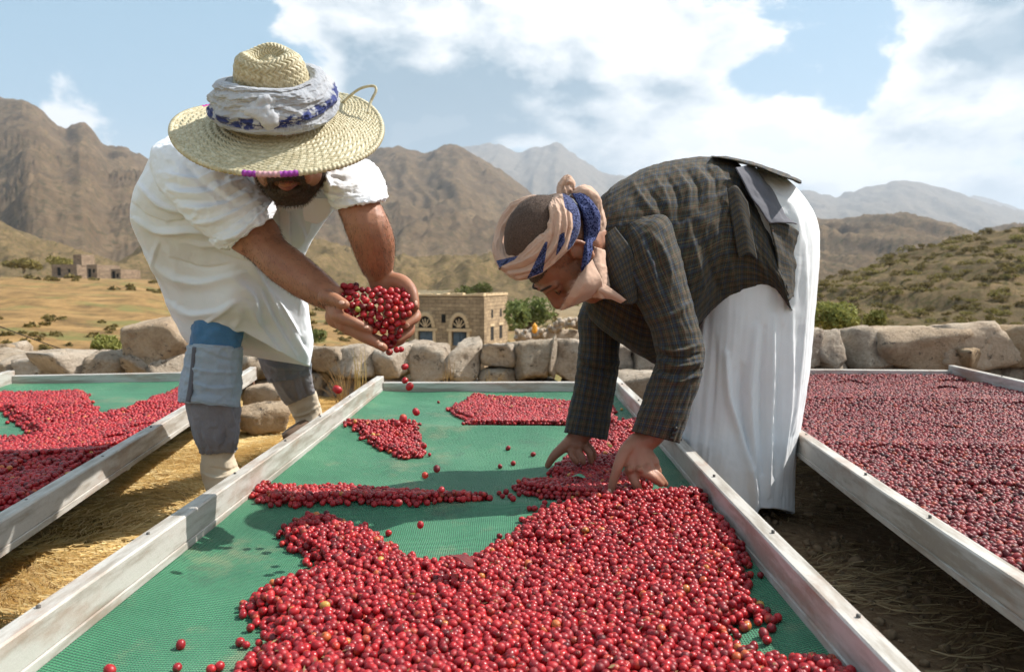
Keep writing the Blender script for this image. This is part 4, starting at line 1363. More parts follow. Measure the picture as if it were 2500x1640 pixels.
def stripe(coord, period, width, off=0.0):
    f = t.math('FRACT', t.math('ADD', t.math('DIVIDE', coord, period), off))
    f = t.math('ABSOLUTE', t.math('SUBTRACT', f, .5))
    return t.maprange(f, width / period / 2, width / period / 2 + .0010 / period, 1.0, 0.0)


U, Vv = s3.outputs[0], s3.outputs[1]
nse = t.noise(t.vmath('MULTIPLY', uvn, (1, 1, 1)), 900, 3, .6)
col = t.mix(nse, (0.022, 0.0145, 0.0075), (0.046, 0.031, 0.016))
for cc, per, wd, off, st_ in (((0.012, 0.018, 0.055), .046, .0065, 0., .7), ((0.012, 0.018, 0.055), .046, .0025, .26, .6), ((0.15, 0.115, 0.06), .0115, .0012, .1, .5), ((0.11, 0.04, 0.02), .046, .0022, .55, .7), ((0.012, 0.010, 0.008), .023, .0018, .3, .8),
                              ((0.045, 0.065, 0.045), .0115, .0014, .6, .5)):
    for ax in (U, Vv):
        col = t.mix(t.math('MULTIPLY', stripe(ax, per, wd, off), st_ * (.8 if ax is U else 1.0)), col, cc)
t.set(t.b, 'Base Color', col); t.set(t.b, 'Roughness', .82); t.set(t.b, 'Specular IOR Level', .3); t.set(t.b, 'Sheen Weight', .05); t.set(t.b, 'Sheen Roughness', .4)
b1 = t.add('ShaderNodeBump', {'Strength': .25, 'Distance': .006, 'Height': t.noise(oc(t), 24, 5, .6)})
b2 = t.add('ShaderNodeBump', {'Strength': .35, 'Distance': .0008, 'Height': nse, 'Normal': b1.outputs[0]})
t.set(t.b, 'Normal', b2.outputs[0])


def skin_mat(name, a, b, red):
    m, t = mat(name)
    p = oc(t)
    n = t.noise(p, 14, 5, .6); n2 = t.noise(p, 260, 4, .65); n3 = t.noise(p, 60, 4, .6)
    col = t.mix(t.maprange(n, .35, .65), a, b)
    col = t.mix(t.math('MULTIPLY', t.maprange(n3, .5, .7), .35), col, red)
    t.set(t.b, 'Base Color', col)
    t.set(t.b, 'Roughness', t.maprange(n2, .3, .7, .42, .62, False)); t.set(t.b, 'Specular IOR Level', .42)
    t.set(t.b, 'Subsurface Weight', .12); t.set(t.b, 'Subsurface Radius', (.9, .35, .2)); t.set(t.b, 'Subsurface Scale', .006)
    bump(t, t.math('ADD', n2, t.math('MULTIPLY', n3, .8)), .28, .0012)
    return m


skin_mat('skin_tan', (0.36, 0.165, 0.092), (0.28, 0.118, 0.064), (0.36, 0.125, 0.072))
skin_mat('skin_brown', (0.33, 0.152, 0.090), (0.265, 0.115, 0.066), (0.34, 0.125, 0.074))
simple('nail', (0.55, 0.33, 0.24), (0.5, 0.29, 0.21), 30, .35, 0)
simple('lip', (0.24, 0.085, 0.065), (0.19, 0.06, 0.045), 40, .4, .2, .001)
simple('hair_dark', (0.030, 0.019, 0.013), (0.075, 0.05, 0.036), 200, .6, .5, .002)
simple('hair_grey', (0.13, 0.085, 0.062), (0.055, 0.036, 0.028), 320, .8, .8, .002)
simple('hair_grizzled', (0.16, 0.135, 0.12), (0.03, 0.022, 0.018), 400, .6, .3, .001)
simple('eye_dark', (0.02, 0.012, 0.01), None, 30, .15, 0)
simple('hair_strand', (0.035, 0.022, 0.014), (0.10, 0.07, 0.045), 300, .5, 0)


def frame(up, fwd):
    up = np.asarray(up, float); up /= np.linalg.norm(up)
    fwd = np.asarray(fwd, float); fwd = fwd - up * (fwd @ up); fwd /= np.linalg.norm(fwd)
    return np.stack([np.cross(fwd, up), fwd, up])               # rows: right-hand x, forward y, up z


def build_head(cl, o, A, k=1.0, neck=None):
    T = lambda p: np.asarray(o) + (np.asarray(p, float) * k) @ A
    B = lambda c, r: cl.ball(T(c), np.asarray(r, float) * k, A)
    L = lambda pts, rad: cl.limb([T(q) for q in pts], np.asarray(rad) * k)
    B((0, -.016, .045), (.077, .098, .084))
    B((0, .035, -.01), (.064, .060, .090))
    B((0, .045, .035), (.060, .052, .050))
    B((0, .066, -.098), (.030, .026, .024))
    for s in (-1, 1):
        L([(s * .062, -.005, -.035), (s * .052, .02, -.078), (s * .022, .062, -.104)], [.020, .019, .018])
        B((s * .043, .066, -.022), (.024, .020, .018))
        B((s * .032, .076, -.055), (.022, .016, .026))
        B((s * .031, .083, .002), (.0155, .0125, .0105))
        L([(s * .008, .098, .022), (s * .028, .096, .026), (s * .048, .080, .018)], [.0095, .0105, .008])
        B((s * .013, .105, -.030), (.0095, .010, .0085))
        # ear: rim, lobe, bowl
        L([(s * .078, .008, .012), (s * .086, -.006, .032), (s * .088, -.024, .026), (s * .086, -.026, .0), (s * .080, -.012, -.024), (s * .076, .002, -.030)], [.0048, .0052, .0055, .005, .006, .007])
        B((s * .079, -.010, .0), (.005, .019, .028))
    for s in (-1, 1):
        B((s * .040, .045, -.062), (.030, .036, .036))
    B((0, .090, -.020), (.019, .022, .032)); B((0, .082, -.045), (.026, .020, .022))
    L([(0, .096, .022), (0, .108, .0), (0, .120, -.020), (0, .121, -.026)], [.0085, .0088, .0105, .0125])
    L([(-.022, .086, -.060), (-.008, .099, -.056), (.008, .099, -.056), (.022, .086, -.060)], [.005, .0062, .0062, .005])
    L([(-.020, .086, -.066), (0, .0975, -.0695), (.020, .086, -.066)], [.005, .0075, .005])
    if neck is not None:
        cl.limb([T((0, -.03, -.03)), neck], [.058 * k, .062 * k])
    return T


def strands(name, parent, base, nrm, length, width, droop, seed, material, along=None):
    """many fine hairs as slivers"""
    r = np.random.default_rng(seed); n = len(base)
    dr = nrm + r.normal(0, .45, (n, 3)) + np.asarray(droop)
    if along is not None:
        dr = dr + along
    dr /= np.linalg.norm(dr, axis=1, keepdims=True)
    sd = np.cross(dr, r.normal(0, 1, (n, 3))); sd /= np.linalg.norm(sd, axis=1, keepdims=True)
    ln = length * r.uniform(.55, 1.2, (n, 1)); b = base - nrm * .0008
    mid = b + dr * ln * .5 + nrm * ln * .06
    tip = b + dr * ln + np.asarray(droop) * ln * .35
    v = np.stack([b - sd * width, b + sd * width, mid + sd * width * .8, mid - sd * width * .8, tip], 1).reshape(-1, 3)
    k = np.arange(n)[:, None] * 5
    f = [tuple(q) for q in (k + np.array([0, 1, 2, 3])).tolist()] + [tuple(q) for q in (k + np.array([3, 2, 4])).tolist()]
    o = mesh(name, v, f, MATS[material], parent, False); o['kind'] = 'stuff'
    return o


def mesh_np(me):
    v = np.empty(len(me.vertices) * 3, np.float32); me.vertices.foreach_get('co', v); v = v.reshape(-1, 3)
    n = np.empty(len(me.vertices) * 3, np.float32); me.vertex_normals.foreach_get('vector', n)
    return v, n.reshape(-1, 3)


def nail_at(parent, p, nrm, along, w_=.0055, l_=.0065):
    A = frame(nrm, along)
    v = _ICO2[0] * np.array([w_, l_, .0022]); v = v @ A + np.asarray(p)
    return mesh('fingernail', v, _ICO2[1], MATS['nail'], parent)


# ================================================================== PERSON 1: the man in the hat, pouring cherries
p1 = empty('person', (-0.93, 2.5, 0.0))
tag(p1, 'bearded man in white shirt bending over with cherries pouring from his cupped hands', 'person')
p1p = np.array(p1.location)


def adopt(o, root):
    """shift mesh data so the part sits right under its empty root"""
    return o


HAT_N = np.array([0.03, -0.56, 0.83]); HAT_N /= np.linalg.norm(HAT_N)
HAT_F = np.array([0.10, -0.83, -0.56])
HAT_O = Q(648, 281, 1.75)
HA = frame(HAT_N, HAT_F)
head_o = HAT_O - HAT_N * .040 + HA[1] * -.012 + np.array([.012, 0, 0])

cl = Clay()
T1 = build_head(cl, head_o, HA, 1.05, neck=Q(632, 375, 1.98))
# trunk and limbs under the clothes
cl.limb([Q(630, 385, 2.02), Q(575, 480, 2.22), Q(545, 590, 2.42)], [.115, .125, .12])
cl.limb([Q(460, 395, 2.03), Q(630, 375, 2.05), Q(800, 415, 1.99)], [.04, .08, .036])
pel = Q(545, 600, 2.45)
cl.limb([pel, Q(505, 700, 2.38), Q(500, 790, 2.35), Q(500, 900, 2.38), Q(508, 1060, 2.43), Q(508, 1120, 2.45), Q(510, 1158, 2.46)], [.08, .065, .05, .045, .032, .03, .032])
cl.limb([pel, Q(615, 720, 2.62), Q(650, 812, 2.76), Q(668, 862, 2.84)], [.08, .06, .035, .02])


def arm(cl, st, n=14):
    """arm from outline stations (x1,y1,x2,y2,depth)"""
    st = np.asarray(st, float); g = crm(st, (len(st) - 1) * 5 + 1)
    P1 = np.array([Q(a[0], a[1], a[4]) for a in g]); P2 = np.array([Q(a[2], a[3], a[4]) for a in g])
    c = (P1 + P2) / 2; half = (P2 - P1) / 2
    tg = np.gradient(c, axis=0); tg /= np.linalg.norm(tg, axis=1, keepdims=True)
    ot = np.cross(tg, half); ot /= np.linalg.norm(ot, axis=1, keepdims=True)
    hl = np.linalg.norm(half, axis=1, keepdims=True)
    th = np.linspace(0, 2 * np.pi, n, endpoint=False)
    v = (c[:, None] + half[:, None] * np.cos(th)[None, :, None] + (ot * hl * .92)[:, None] * np.sin(th)[None, :, None]).reshape(-1, 3)
    f = [tuple(q) for q in grid_faces(len(g), n, True)]
    k = len(v); v = np.vstack([v, c[:1], c[-1:]])
    f += [(k, (j + 1) % n, j) for j in range(n)] + [(k + 1, (len(g) - 1) * n + j, (len(g) - 1) * n + (j + 1) % n) for j in range(n)]
    cl.put(v, f)


# right arm (towards the left of the picture): sleeve end -> wrist
cl.limb([Q(440, 385, 2.02), Q(520, 470, 1.95), Q(585, 540, 1.885)], [.055, .052, .050])
arm(cl, [(520, 565, 612, 490, 1.89), (548, 585, 640, 515, 1.875), (580, 604, 660, 555, 1.86), (625, 647, 704, 589, 1.83), (670, 679, 747, 625, 1.80), (714, 704, 776, 651, 1.775), (745, 716, 793, 668, 1.757), (758, 722, 800, 678, 1.75)])
# left arm
cl.limb([Q(800, 415, 2.0), Q(822, 445, 1.90), Q(832, 474, 1.83)], [.03, .03, .034])
arm(cl, [(792, 468, 872, 452, 1.835), (784, 484, 882, 468, 1.80), (795, 515, 904, 513, 1.765), (813, 560, 917, 556, 1.775), (831, 606, 917, 604, 1.80), (849, 640, 913, 634, 1.825), (858, 660, 915, 652, 1.83)])
# right hand, palm up under the cherries
wr = Q(775, 698, 1.75)
fing = {}
for nm, mc, r0, pts in (('index', (784, 733, 1.70), .017, [(784, 733, 1.70), (818, 747, 1.684), (858, 766, 1.690)]),
                        ('middle', (799, 755, 1.712), .017, [(799, 755, 1.712), (850, 783, 1.694), (892, 808, 1.700)]),
                        ('ring', (808, 764, 1.742), .016, [(808, 764, 1.742), (856, 789, 1.736), (896, 806, 1.742)]),
                        ('little', (818, 765, 1.775), .015, [(818, 765, 1.775), (862, 783, 1.780), (894, 795, 1.782)])):
    cl.limb([wr, Q(*mc)], [.023, r0])
    cl.limb([Q(*q) for q in pts], [.0128, .0120, .0098])
cl.ball(Q(792, 735, 1.742), (.036, .028, .030))
cl.limb([wr, Q(757, 690, 1.722), Q(778, 696, 1.700), Q(802, 708, 1.688)], [.024, .0185, .0145, .0112])
# left hand, cupped from the other side
wl = Q(884, 658, 1.832)
for mc, pts in (((955, 716, 1.795), [(955, 716, 1.795), (967, 736, 1.768), (941, 756, 1.742)]),
                ((946, 740, 1.80), [(946, 740, 1.80), (952, 769, 1.768), (925, 790, 1.745)]),
                ((934, 752, 1.81), [(934, 752, 1.81), (934, 786, 1.785), (905, 803, 1.762)]),
                ((918, 756, 1.82), [(918, 756, 1.82), (910, 788, 1.80), (888, 803, 1.785)])):
    cl.limb([wl, Q(*mc)], [.027, .017])
    cl.limb([Q(*q) for q in pts], [.0130, .0122, .0098])
cl.limb([wl, Q(928, 655, 1.800), Q(955, 676, 1.775), Q(965, 712, 1.757)], [.026, .0200, .0150, .0108])
cl.ball(Q(915, 690, 1.825), (.040, .024, .042))
me = cl.fuse('body', .0032, 5, .5)
b1o = obj('body', me, MATS['skin_tan'], None)
bv, bn = mesh_np(me)

parts1 = [b1o]
for p_, nr, al in ((Q(794, 703, 1.676), (.1, -.8, .55), (1, 0, -.25)), (Q(850, 759, 1.681), (.2, -.75, .6), (1, 0, -.4)), (Q(884, 800, 1.690), (.2, -.8, .55), (1, 0, -.55)),
                   (Q(946, 757, 1.733), (-.2, -.9, -.25), (-1, 0, -.7)), (Q(967, 705, 1.746), (.8, -.6, .1), (.1, 0, -1))):
    parts1.append(nail_at(None, p_, nr, al))

# shirt (long), sleeves, cuffs
def hem1(X, Y, D, u, v):
    w_ = sstep(.72, 1.0, u) * np.clip(-np.sin(v) * 1.6 + .35, 0, 1)
    hy = np.interp(X, [430, 470, 520, 565, 605, 650, 700, 725], [0, -8, -42, -54, -40, -24, -6, 0])
    Y = Y + hy * w_
    kn = np.exp(-(((X - 545) / 70) ** 2 + ((Y - 705) / 85) ** 2)) * np.clip(-np.sin(v), 0, 1)
    bly = np.exp(-(((X - 600) / 90) ** 2 + ((Y - 560) / 60) ** 2)) * np.clip(-np.sin(v), 0, 1)
    return X, Y, D - .085 * kn - .02 * bly


folds1 = [
    # few long drapes from the seat to the thigh, fan of pulls at the knee, creases from the armpit
    ([(336, 585), (400, 640), (470, 655), (560, 632)], 13, 0.0145), ([(392, 700), (440, 728), (500, 722), (545, 700)], 10, 0.0116), ([(318, 505), (370, 532), (450, 530), (520, 545)], 9, 0.0174),
    ([(330, 430), (372, 470), (440, 492)], 8, 0.0130), ([(350, 375), (385, 425), (418, 470)], 6, 0.0087), ([(310, 470), (340, 500), (380, 515)], 5, -0.0101), ([(395, 515), (450, 505), (500, 470)], 5, -0.0087),
    ([(585, 612), (632, 680), (680, 756), (714, 835)], 12, 0.0174), ([(600, 668), (635, 740), (690, 828)], 8, 0.0130), ([(628, 598), (672, 655), (706, 720)], 9, 0.0116), ([(575, 700), (606, 752), (650, 815)], 8, 0.0101),
    ([(545, 640), (588, 690), (604, 745)], 10, 0.0116), ([(652, 480), (654, 540), (656, 600)], 4, 0.0072), ([(690, 500), (702, 540), (688, 580)], 7, 0.0116), ([(735, 470), (718, 520), (700, 562)], 7, 0.0116),
    ([(500, 585), (560, 606), (630, 600)], 6, -0.0101), ([(612, 640), (655, 716), (706, 800)], 6, -0.0116), ([(400, 600), (470, 622), (540, 612)], 5, -0.0072), ([(672, 470), (673, 530), (674, 590)], 3.5, -0.0072),
    ([(430, 560), (500, 566), (580, 548)], 8, 0.0101), ([(548, 700), (520, 725), (480, 752)], 6, 0.0087), ([(560, 712), (560, 740), (545, 765)], 6, 0.0072), ([(370, 560), (362, 610), (395, 690)], 6, 0.0058)]
shirt = garment('shirt', None, 'white_cotton', [
    (470, 325, 790, 345, 2.03, .05), (410, 322, 830, 352, 2.04, .09), (368, 340, 846, 384, 2.045, .125), (335, 395, 820, 435, 2.07, .16), (310, 460, 772, 486, 2.12, .19), (307, 512, 735, 540, 2.20, .20),
    (334, 580, 704, 600, 2.30, .20), (367, 650, 707, 662, 2.38, .19), (397, 724, 720, 738, 2.43, .18), (417, 770, 727, 790, 2.46, .175), (440, 802, 718, 852, 2.48, .17)],
    230, 240, e=2.3, folds=folds1, noise=[(.0080, (4, 1.5), 4, 3, False), (.0022, (7, 2.6), 9, 4, True)], post=hem1, fine=(.0016, 22, 5))
parts1.append(shirt)
# button placket and pocket
sl = garment('shirt_sleeve', None, 'white_cotton', [
    (392, 320, 470, 322, 2.02, .05), (352, 352, 505, 330, 1.985, .09), (362, 420, 530, 362, 1.95, .098), (398, 470, 560, 405, 1.918, .096), (440, 515, 598, 440, 1.895, .09), (488, 552, 628, 470, 1.882, .080), (522, 574, 640, 492, 1.876, .072)],
    120, 130, e=2.1, folds=[([(380, 400), (450, 415), (520, 395)], 8, .008), ([(395, 440), (470, 450), (550, 420)], 8, .009), ([(420, 480), (500, 480), (575, 450)], 8, .009), ([(450, 520), (520, 505), (600, 465)], 7, .007),
                            ([(430, 380), (480, 430), (540, 470)], 9, -.008), ([(385, 420), (450, 432), (520, 410)], 6, -.008), ([(408, 462), (490, 465), (560, 438)], 6, -.008)],
    noise=[(.005, (9, 2.2), 14, 3, False), (.003, (18, 4), 15, 3, True)], fine=(.0018, 30, 3))
parts1.append(sl)
# rolled cuff: a thicker twisted band
parts1.append(garment('rolled_cuff', sl, 'white_cotton', [(486, 556, 600, 468, 1.90, .078), (494, 566, 626, 462, 1.893, .094), (512, 578, 640, 474, 1.885, .092), (524, 580, 646, 488, 1.880, .085), (530, 578, 644, 496, 1.879, .075)],
                      40, 120, e=2.1, folds=[([(505, 560), (560, 540), (625, 478)], 6, .007), ([(520, 572), (580, 545), (640, 492)], 5, -.006), ([(540, 520), (600, 520), (640, 500)], 6, .006)], noise=[(.005, (4, 3.2), 17, 3, False), (.003, (5, 7), 18, 2, True)], fine=(.0015, 40, 4)))
parts1.pop()
sr = garment('shirt_sleeve', None, 'white_cotton', [
    (760, 350, 850, 372, 2.0, .05), (728, 372, 876, 388, 1.96, .085), (730, 410, 890, 412, 1.90, .095), (752, 448, 897, 440, 1.84, .092), (774, 478, 894, 458, 1.80, .080)],
    90, 120, e=2.1, folds=[([(740, 420), (800, 440), (880, 430)], 8, .008), ([(760, 450), (820, 462), (888, 448)], 6, .007), ([(750, 400), (800, 415), (860, 408)], 8, -.007), ([(752, 380), (770, 430), (775, 470)], 7, .008)],
    noise=[(.005, (8, 2.2), 24, 3, False), (.003, (14, 4), 25, 3, True)], fine=(.0018, 30, 8))
parts1.append(sr)
garment('rolled_cuff', sr, 'white_cotton', [(762, 455, 892, 434, 1.83, .088), (768, 470, 898, 446, 1.815, .094), (776, 482, 898, 460, 1.80, .090), (781, 485, 893, 466, 1.795, .078)], 30, 110, e=2.1,
        noise=[(.004, (4, 3.2), 27, 3, False), (.003, (5, 7), 28, 2, True)], fine=(.0015, 40, 6))
# placket, pocket, collar
pk = sheet('placket', shirt, 'white_cotton', [[Q(648, 455, 1.905), Q(652, 475, 1.915)], [Q(648, 490, 1.93), Q(672, 492, 1.935)], [Q(650, 540, 1.975), Q(674, 542, 1.98)], [Q(652, 590, 2.06), Q(676, 592, 2.065)]], .004, 30, 6, .002)
sheet('pocket', shirt, 'white_cotton', [[Q(702, 455, 1.895), Q(772, 462, 1.905)], [Q(704, 490, 1.915), Q(764, 498, 1.93)], [Q(708, 512, 1.93), Q(740, 520, 1.945)]], .004, 24, 16, .005)
sheet('collar', shirt, 'white_cotton', [[Q(590, 400, 1.900), Q(600, 440, 1.895), Q(628, 468, 1.900), Q(655, 478, 1.915)], [Q(572, 402, 1.915), Q(585, 450, 1.905), Q(615, 482, 1.910), Q(655, 492, 1.925)]], .004, 10, 30, .002)
sheet('collar', shirt, 'white_cotton', [[Q(716, 410, 1.900), Q(708, 445, 1.895), Q(690, 468, 1.900), Q(665, 480, 1.915)], [Q(735, 415, 1.915), Q(724, 455, 1.905), Q(700, 482, 1.910), Q(665, 494, 1.925)]], .004, 10, 30, .002)

# trousers
tr = empty('trousers', (0, 0, 0)); parts1.append(tr)
garment('trouser_leg', tr, 'jean_blue', [(446, 690, 585, 690, 2.36, .09), (446, 750, 572, 750, 2.34, .088), (442, 800, 563, 803, 2.345, .082), (438, 850, 556, 856, 2.36, .078)], 60, 90, noise=[(.007, (6, 2.5), 34, 3, False)], fine=(.0015, 40, 2))
cf = garment('turn_up', tr, 'jean_grey', [(440, 798, 562, 806, 2.348, .084), (434, 812, 564, 815, 2.35, .090), (428, 850, 561, 860, 2.362, .090), (418, 900, 560, 908, 2.375, .094), (414, 928, 558, 940, 2.38, .094), (418, 934, 556, 946, 2.38, .088)], 90, 110,
             folds=[([(430, 850), (490, 862), (558, 862)], 5, .005), ([(425, 880), (490, 900), (556, 895)], 6, .005), ([(470, 815), (520, 835), (560, 835)], 6, -.005), ([(540, 820), (535, 870), (540, 935)], 5, .004)], noise=[(.006, (5, 2.4), 36, 3, False), (.0035, (9, 4), 37, 3, True)], fine=(.0012, 40, 3))
sheet('seam', cf, 'seam_dark', [[Q(449, 806, 2.279), Q(457, 807, 2.274)], [Q(445, 850, 2.293), Q(453, 851, 2.288)], [Q(439, 900, 2.300), Q(448, 901, 2.294)], [Q(433, 932, 2.304), Q(442, 934, 2.298)]], .008, 30, 4, .0)
garment('sweatpant_leg', tr, 'sweat_grey', [(430, 905, 555, 925, 2.39, .080), (434, 945, 556, 960, 2.395, .080), (444, 990, 555, 1000, 2.41, .076), (457, 1030, 551, 1035, 2.42, .066), (468, 1055, 548, 1049, 2.43, .055)], 90, 100,
        folds=[([(530, 940), (545, 990), (535, 1050)], 6, .010), ([(515, 945), (525, 1000), (520, 1048)], 6, -.008), ([(455, 960), (480, 1010), (490, 1050)], 8, .005), ([(500, 1000), (510, 1030), (505, 1052)], 5, .006)], noise=[(.006, (6, 2.6), 39, 3, False), (.004, (5, 4), 40, 3, True)], fine=(.0012, 45, 3))
garment('sock', tr, 'sock_cream', [(469, 1040, 546, 1036, 2.43, .052), (467, 1065, 545, 1060, 2.44, .054), (466, 1090, 552, 1080, 2.445, .060), (470, 1112, 560, 1100, 2.45, .070), (478, 1140, 562, 1132, 2.44, .080), (482, 1172, 560, 1168, 2.43, .090)], 60, 80,
        folds=[([(470, 1098), (510, 1110), (556, 1092)], 5, .006), ([(490, 1085), (530, 1092), (556, 1082)], 5, -.005)], noise=[(.003, (6, 2.5), 41, 3, False)], fine=(.0012, 50, 3))
garment('shoe', tr, 'shoe_brown', [(478, 1150, 566, 1146, 2.42, .105), (476, 1172, 570, 1170, 2.40, .13), (478, 1196, 568, 1194, 2.40, .13)], 20, 60)
garment('trouser_leg', tr, 'cuff_dark', [(575, 740, 705, 770, 2.60, .085), (588, 785, 716, 815, 2.70, .085), (602, 835, 722, 842, 2.77, .085), (615, 868, 724, 860, 2.82, .080), (626, 890, 722, 872, 2.85, .076)], 70, 90,
        folds=[([(600, 830), (650, 850), (716, 842)], 6, .006), ([(660, 800), (672, 850), (672, 880)], 3, -.006)], noise=[(.006, (6, 2.5), 44, 3, False), (.004, (6, 4), 45, 3, True)], fine=(.0012, 40, 3))
garment('sweatpant_leg', tr, 'sweat_grey', [(622, 870, 720, 856, 2.85, .070), (640, 905, 726, 885, 2.91, .070), (654, 928, 730, 905, 2.96, .062), (666, 942, 733, 914, 3.0, .050)], 60, 80,
        folds=[([(680, 870), (690, 905), (700, 930)], 5, .010), ([(700, 868), (708, 900), (716, 920)], 4, -.008), ([(650, 885), (670, 915), (690, 935)], 5, .007)], noise=[(.004, (6, 2.6), 46, 3, False)], fine=(.0012, 45, 3))
garment('sock', tr, 'sock_cream', [(664, 934, 734, 908, 3.0, .048), (675, 958, 740, 930, 3.03, .050), (686, 978, 747, 950, 3.06, .055), (686, 1000, 752, 972, 3.06, .06)], 40, 70,
        folds=[([(680, 965), (710, 960), (745, 940)], 4, .006)], noise=[(.003, (6, 2.5), 48, 3, False)], fine=(.0012, 50, 3))
garment('shoe', tr, 'shoe_brown', [(742, 955, 756, 1000, 3.06, .045), (715, 968, 735, 1012, 3.05, .05), (690, 982, 705, 1022, 3.02, .05), (668, 996, 678, 1026, 2.99, .045), (654, 1008, 660, 1026, 2.97, .03)], 40, 50, e=2.6)

# beard, lips, brows
cb = Clay()
TB = lambda p: head_o + np.asarray(p) * 1.05 @ HA
cb.ball(TB((0, .058, -.104)), np.array((.046, .036, .030)) * 1.05, HA)
cb.ball(TB((0, .075, -.090)), np.array((.030, .024, .018)) * 1.05, HA)
for s in (-1, 1):
    cb.limb([TB((s * .071, -.004, -.005)), TB((s * .067, .012, -.045)), TB((s * .050, .040, -.084)), TB((s * .02, .070, -.108))], [.012, .017, .021, .022])
    cb.limb([TB((0, .1035, -.0445)), TB((s * .018, .098, -.0465)), TB((s * .032, .084, -.060)), TB((s * .034, .074, -.080))], [.0095, .0115, .0110, .012])
bme = cb.fuse('beard', .003, 3)
bd = obj('beard', bme, MATS['hair_dark']); parts1.append(bd)
v_, n_ = mesh_np(bme)
rr = np.random.default_rng(3); ix = rr.integers(0, len(v_), 7000)
hs_ = strands('beard_hair', bd, v_[ix], n_[ix], .010, .00028, (0, -.15, -.35), 5, 'hair_strand')
ls = Clay()
ls.limb([TB((-.021, .090, -.0605)), TB((-.008, .1015, -.0575)), TB((.008, .1015, -.0575)), TB((.021, .090, -.0605))], [.003, .0045, .0045, .003])
ls.limb([TB((-.020, .089, -.070)), TB((0, .1015, -.0735)), TB((.020, .089, -.070))], [.003, .0058, .003])
parts1.append(obj('lips', ls.fuse('lips', .0016, 3), MATS['lip']))
tv, tf = tube([TB((-.012, .098, -.0640)), TB((0, .1010, -.0635)), TB((.012, .098, -.0640))], .0020, 6)
simple('teeth', (0.75, 0.72, 0.66), None, 30, .3, 0)
parts1.append(mesh('teeth', tv, tf, MATS['teeth']))
# fine hair on the forearms
pb = project(bv) / 1.0504
armz = ((pb[:, 0] > 560) & (pb[:, 0] < 780) & (pb[:, 1] > 520) & (pb[:, 1] < 715) & (bv[:, 1] < 1.92)) | ((pb[:, 0] > 770) & (pb[:, 0] < 935) & (pb[:, 1] > 475) & (pb[:, 1] < 640))
ia = rr.choice(np.where(armz)[0], 9500)
al_ = np.where((pb[ia, 0] < 778)[:, None], np.array([.9, -.4, -.8]), np.array([.25, .2, -1.2]))
ah = strands('arm_hair', b1o, bv[ia], bn[ia] * .5, .0095, .0002, (0, 0, -.1), 6, 'hair_strand', along=al_)

for o in parts1:
    o.parent = p1; o.location = Vector(o.location) - p1.location

# ---- the straw hat
hat = empty('straw_hat', HAT_O); tag(hat, 'wide woven straw hat with a grey scarf tied round its crown on the pouring man', 'hat')
m, t = mat('straw')
p = oc(t)
n = t.noise(p, 55, 5, .65); n2 = t.noise(p, 420, 3, .6)
isl = t.noise(t.vmath('MULTIPLY', p, (1, 1, 1)), 130, 2, .5)
c_ = t.ramp(t.math('ADD', t.math('MULTIPLY', n, .5), t.math('MULTIPLY', isl, .5)), [(.32, (0.30, 0.25, 0.14)), (.5, (0.47, 0.41, 0.26)), (.68, (0.62, 0.57, 0.41))])
t.set(t.b, 'Base Color', c_); t.set(t.b, 'Roughness', .5); t.set(t.b, 'Specular IOR Level', .4)
bump(t, n2, .25, .001)


def weave(phase_len, across, pitch):
    """height of a plaited strip: chevron strands leaning both ways, deep slots between them"""
    v = across % 1.0
    lean = np.abs(v - .5) * 2
    s = (phase_len / pitch + lean * .95 + np.floor(across) * .37) % 1.0
    strand = np.sqrt(np.clip(1 - ((s - .45) / .47) ** 2, 0, 1))
    rowp = np.sqrt(np.clip(1 - ((v - .5) / .52) ** 2, 0, 1))
    return strand * .62 + rowp * .38


RB0, RB1, NROW = .070, .224, 11
nr, nphi = NROW * 9 + 1, 1080
rr_, ph = np.meshgrid(np.linspace(0, 1, nr), np.linspace(0, 2 * np.pi, nphi, endpoint=False), indexing='ij')
rad_ = RB0 + (RB1 - RB0) * rr_


def brim_z(rr, ph):
    return -.020 * rr ** 1.4 + .010 * np.sin(ph * 2 + .6) * rr ** 2 + .006 * np.sin(ph * 3 + 2.0) * rr ** 2 + .010 * np.cos(ph - .3) * rr ** 2


hgt = weave(ph * .17, rr_ * NROW, .0155 * .17 / .17) * .0056
nv = np.stack([rad_ * np.cos(ph), rad_ * np.sin(ph), brim_z(rr_, ph) + hgt], -1).reshape(-1, 3)
top_f = grid_faces(nr, nphi, True, flip=True)
low = np.stack([rad_ * np.cos(ph), rad_ * np.sin(ph), brim_z(rr_, ph) - .003], -1)[::9].reshape(-1, 3)


def hatmesh(name, v, f, mt, parent=hat, smooth=True):
    v = np.asarray(v) @ HA
    return mesh(name, v, f, MATS[mt], parent, smooth)


brim = hatmesh('brim', nv, top_f, 'straw')
hatmesh('brim_underside', low, grid_faces(len(low) // nphi, nphi, True), 'straw', brim)
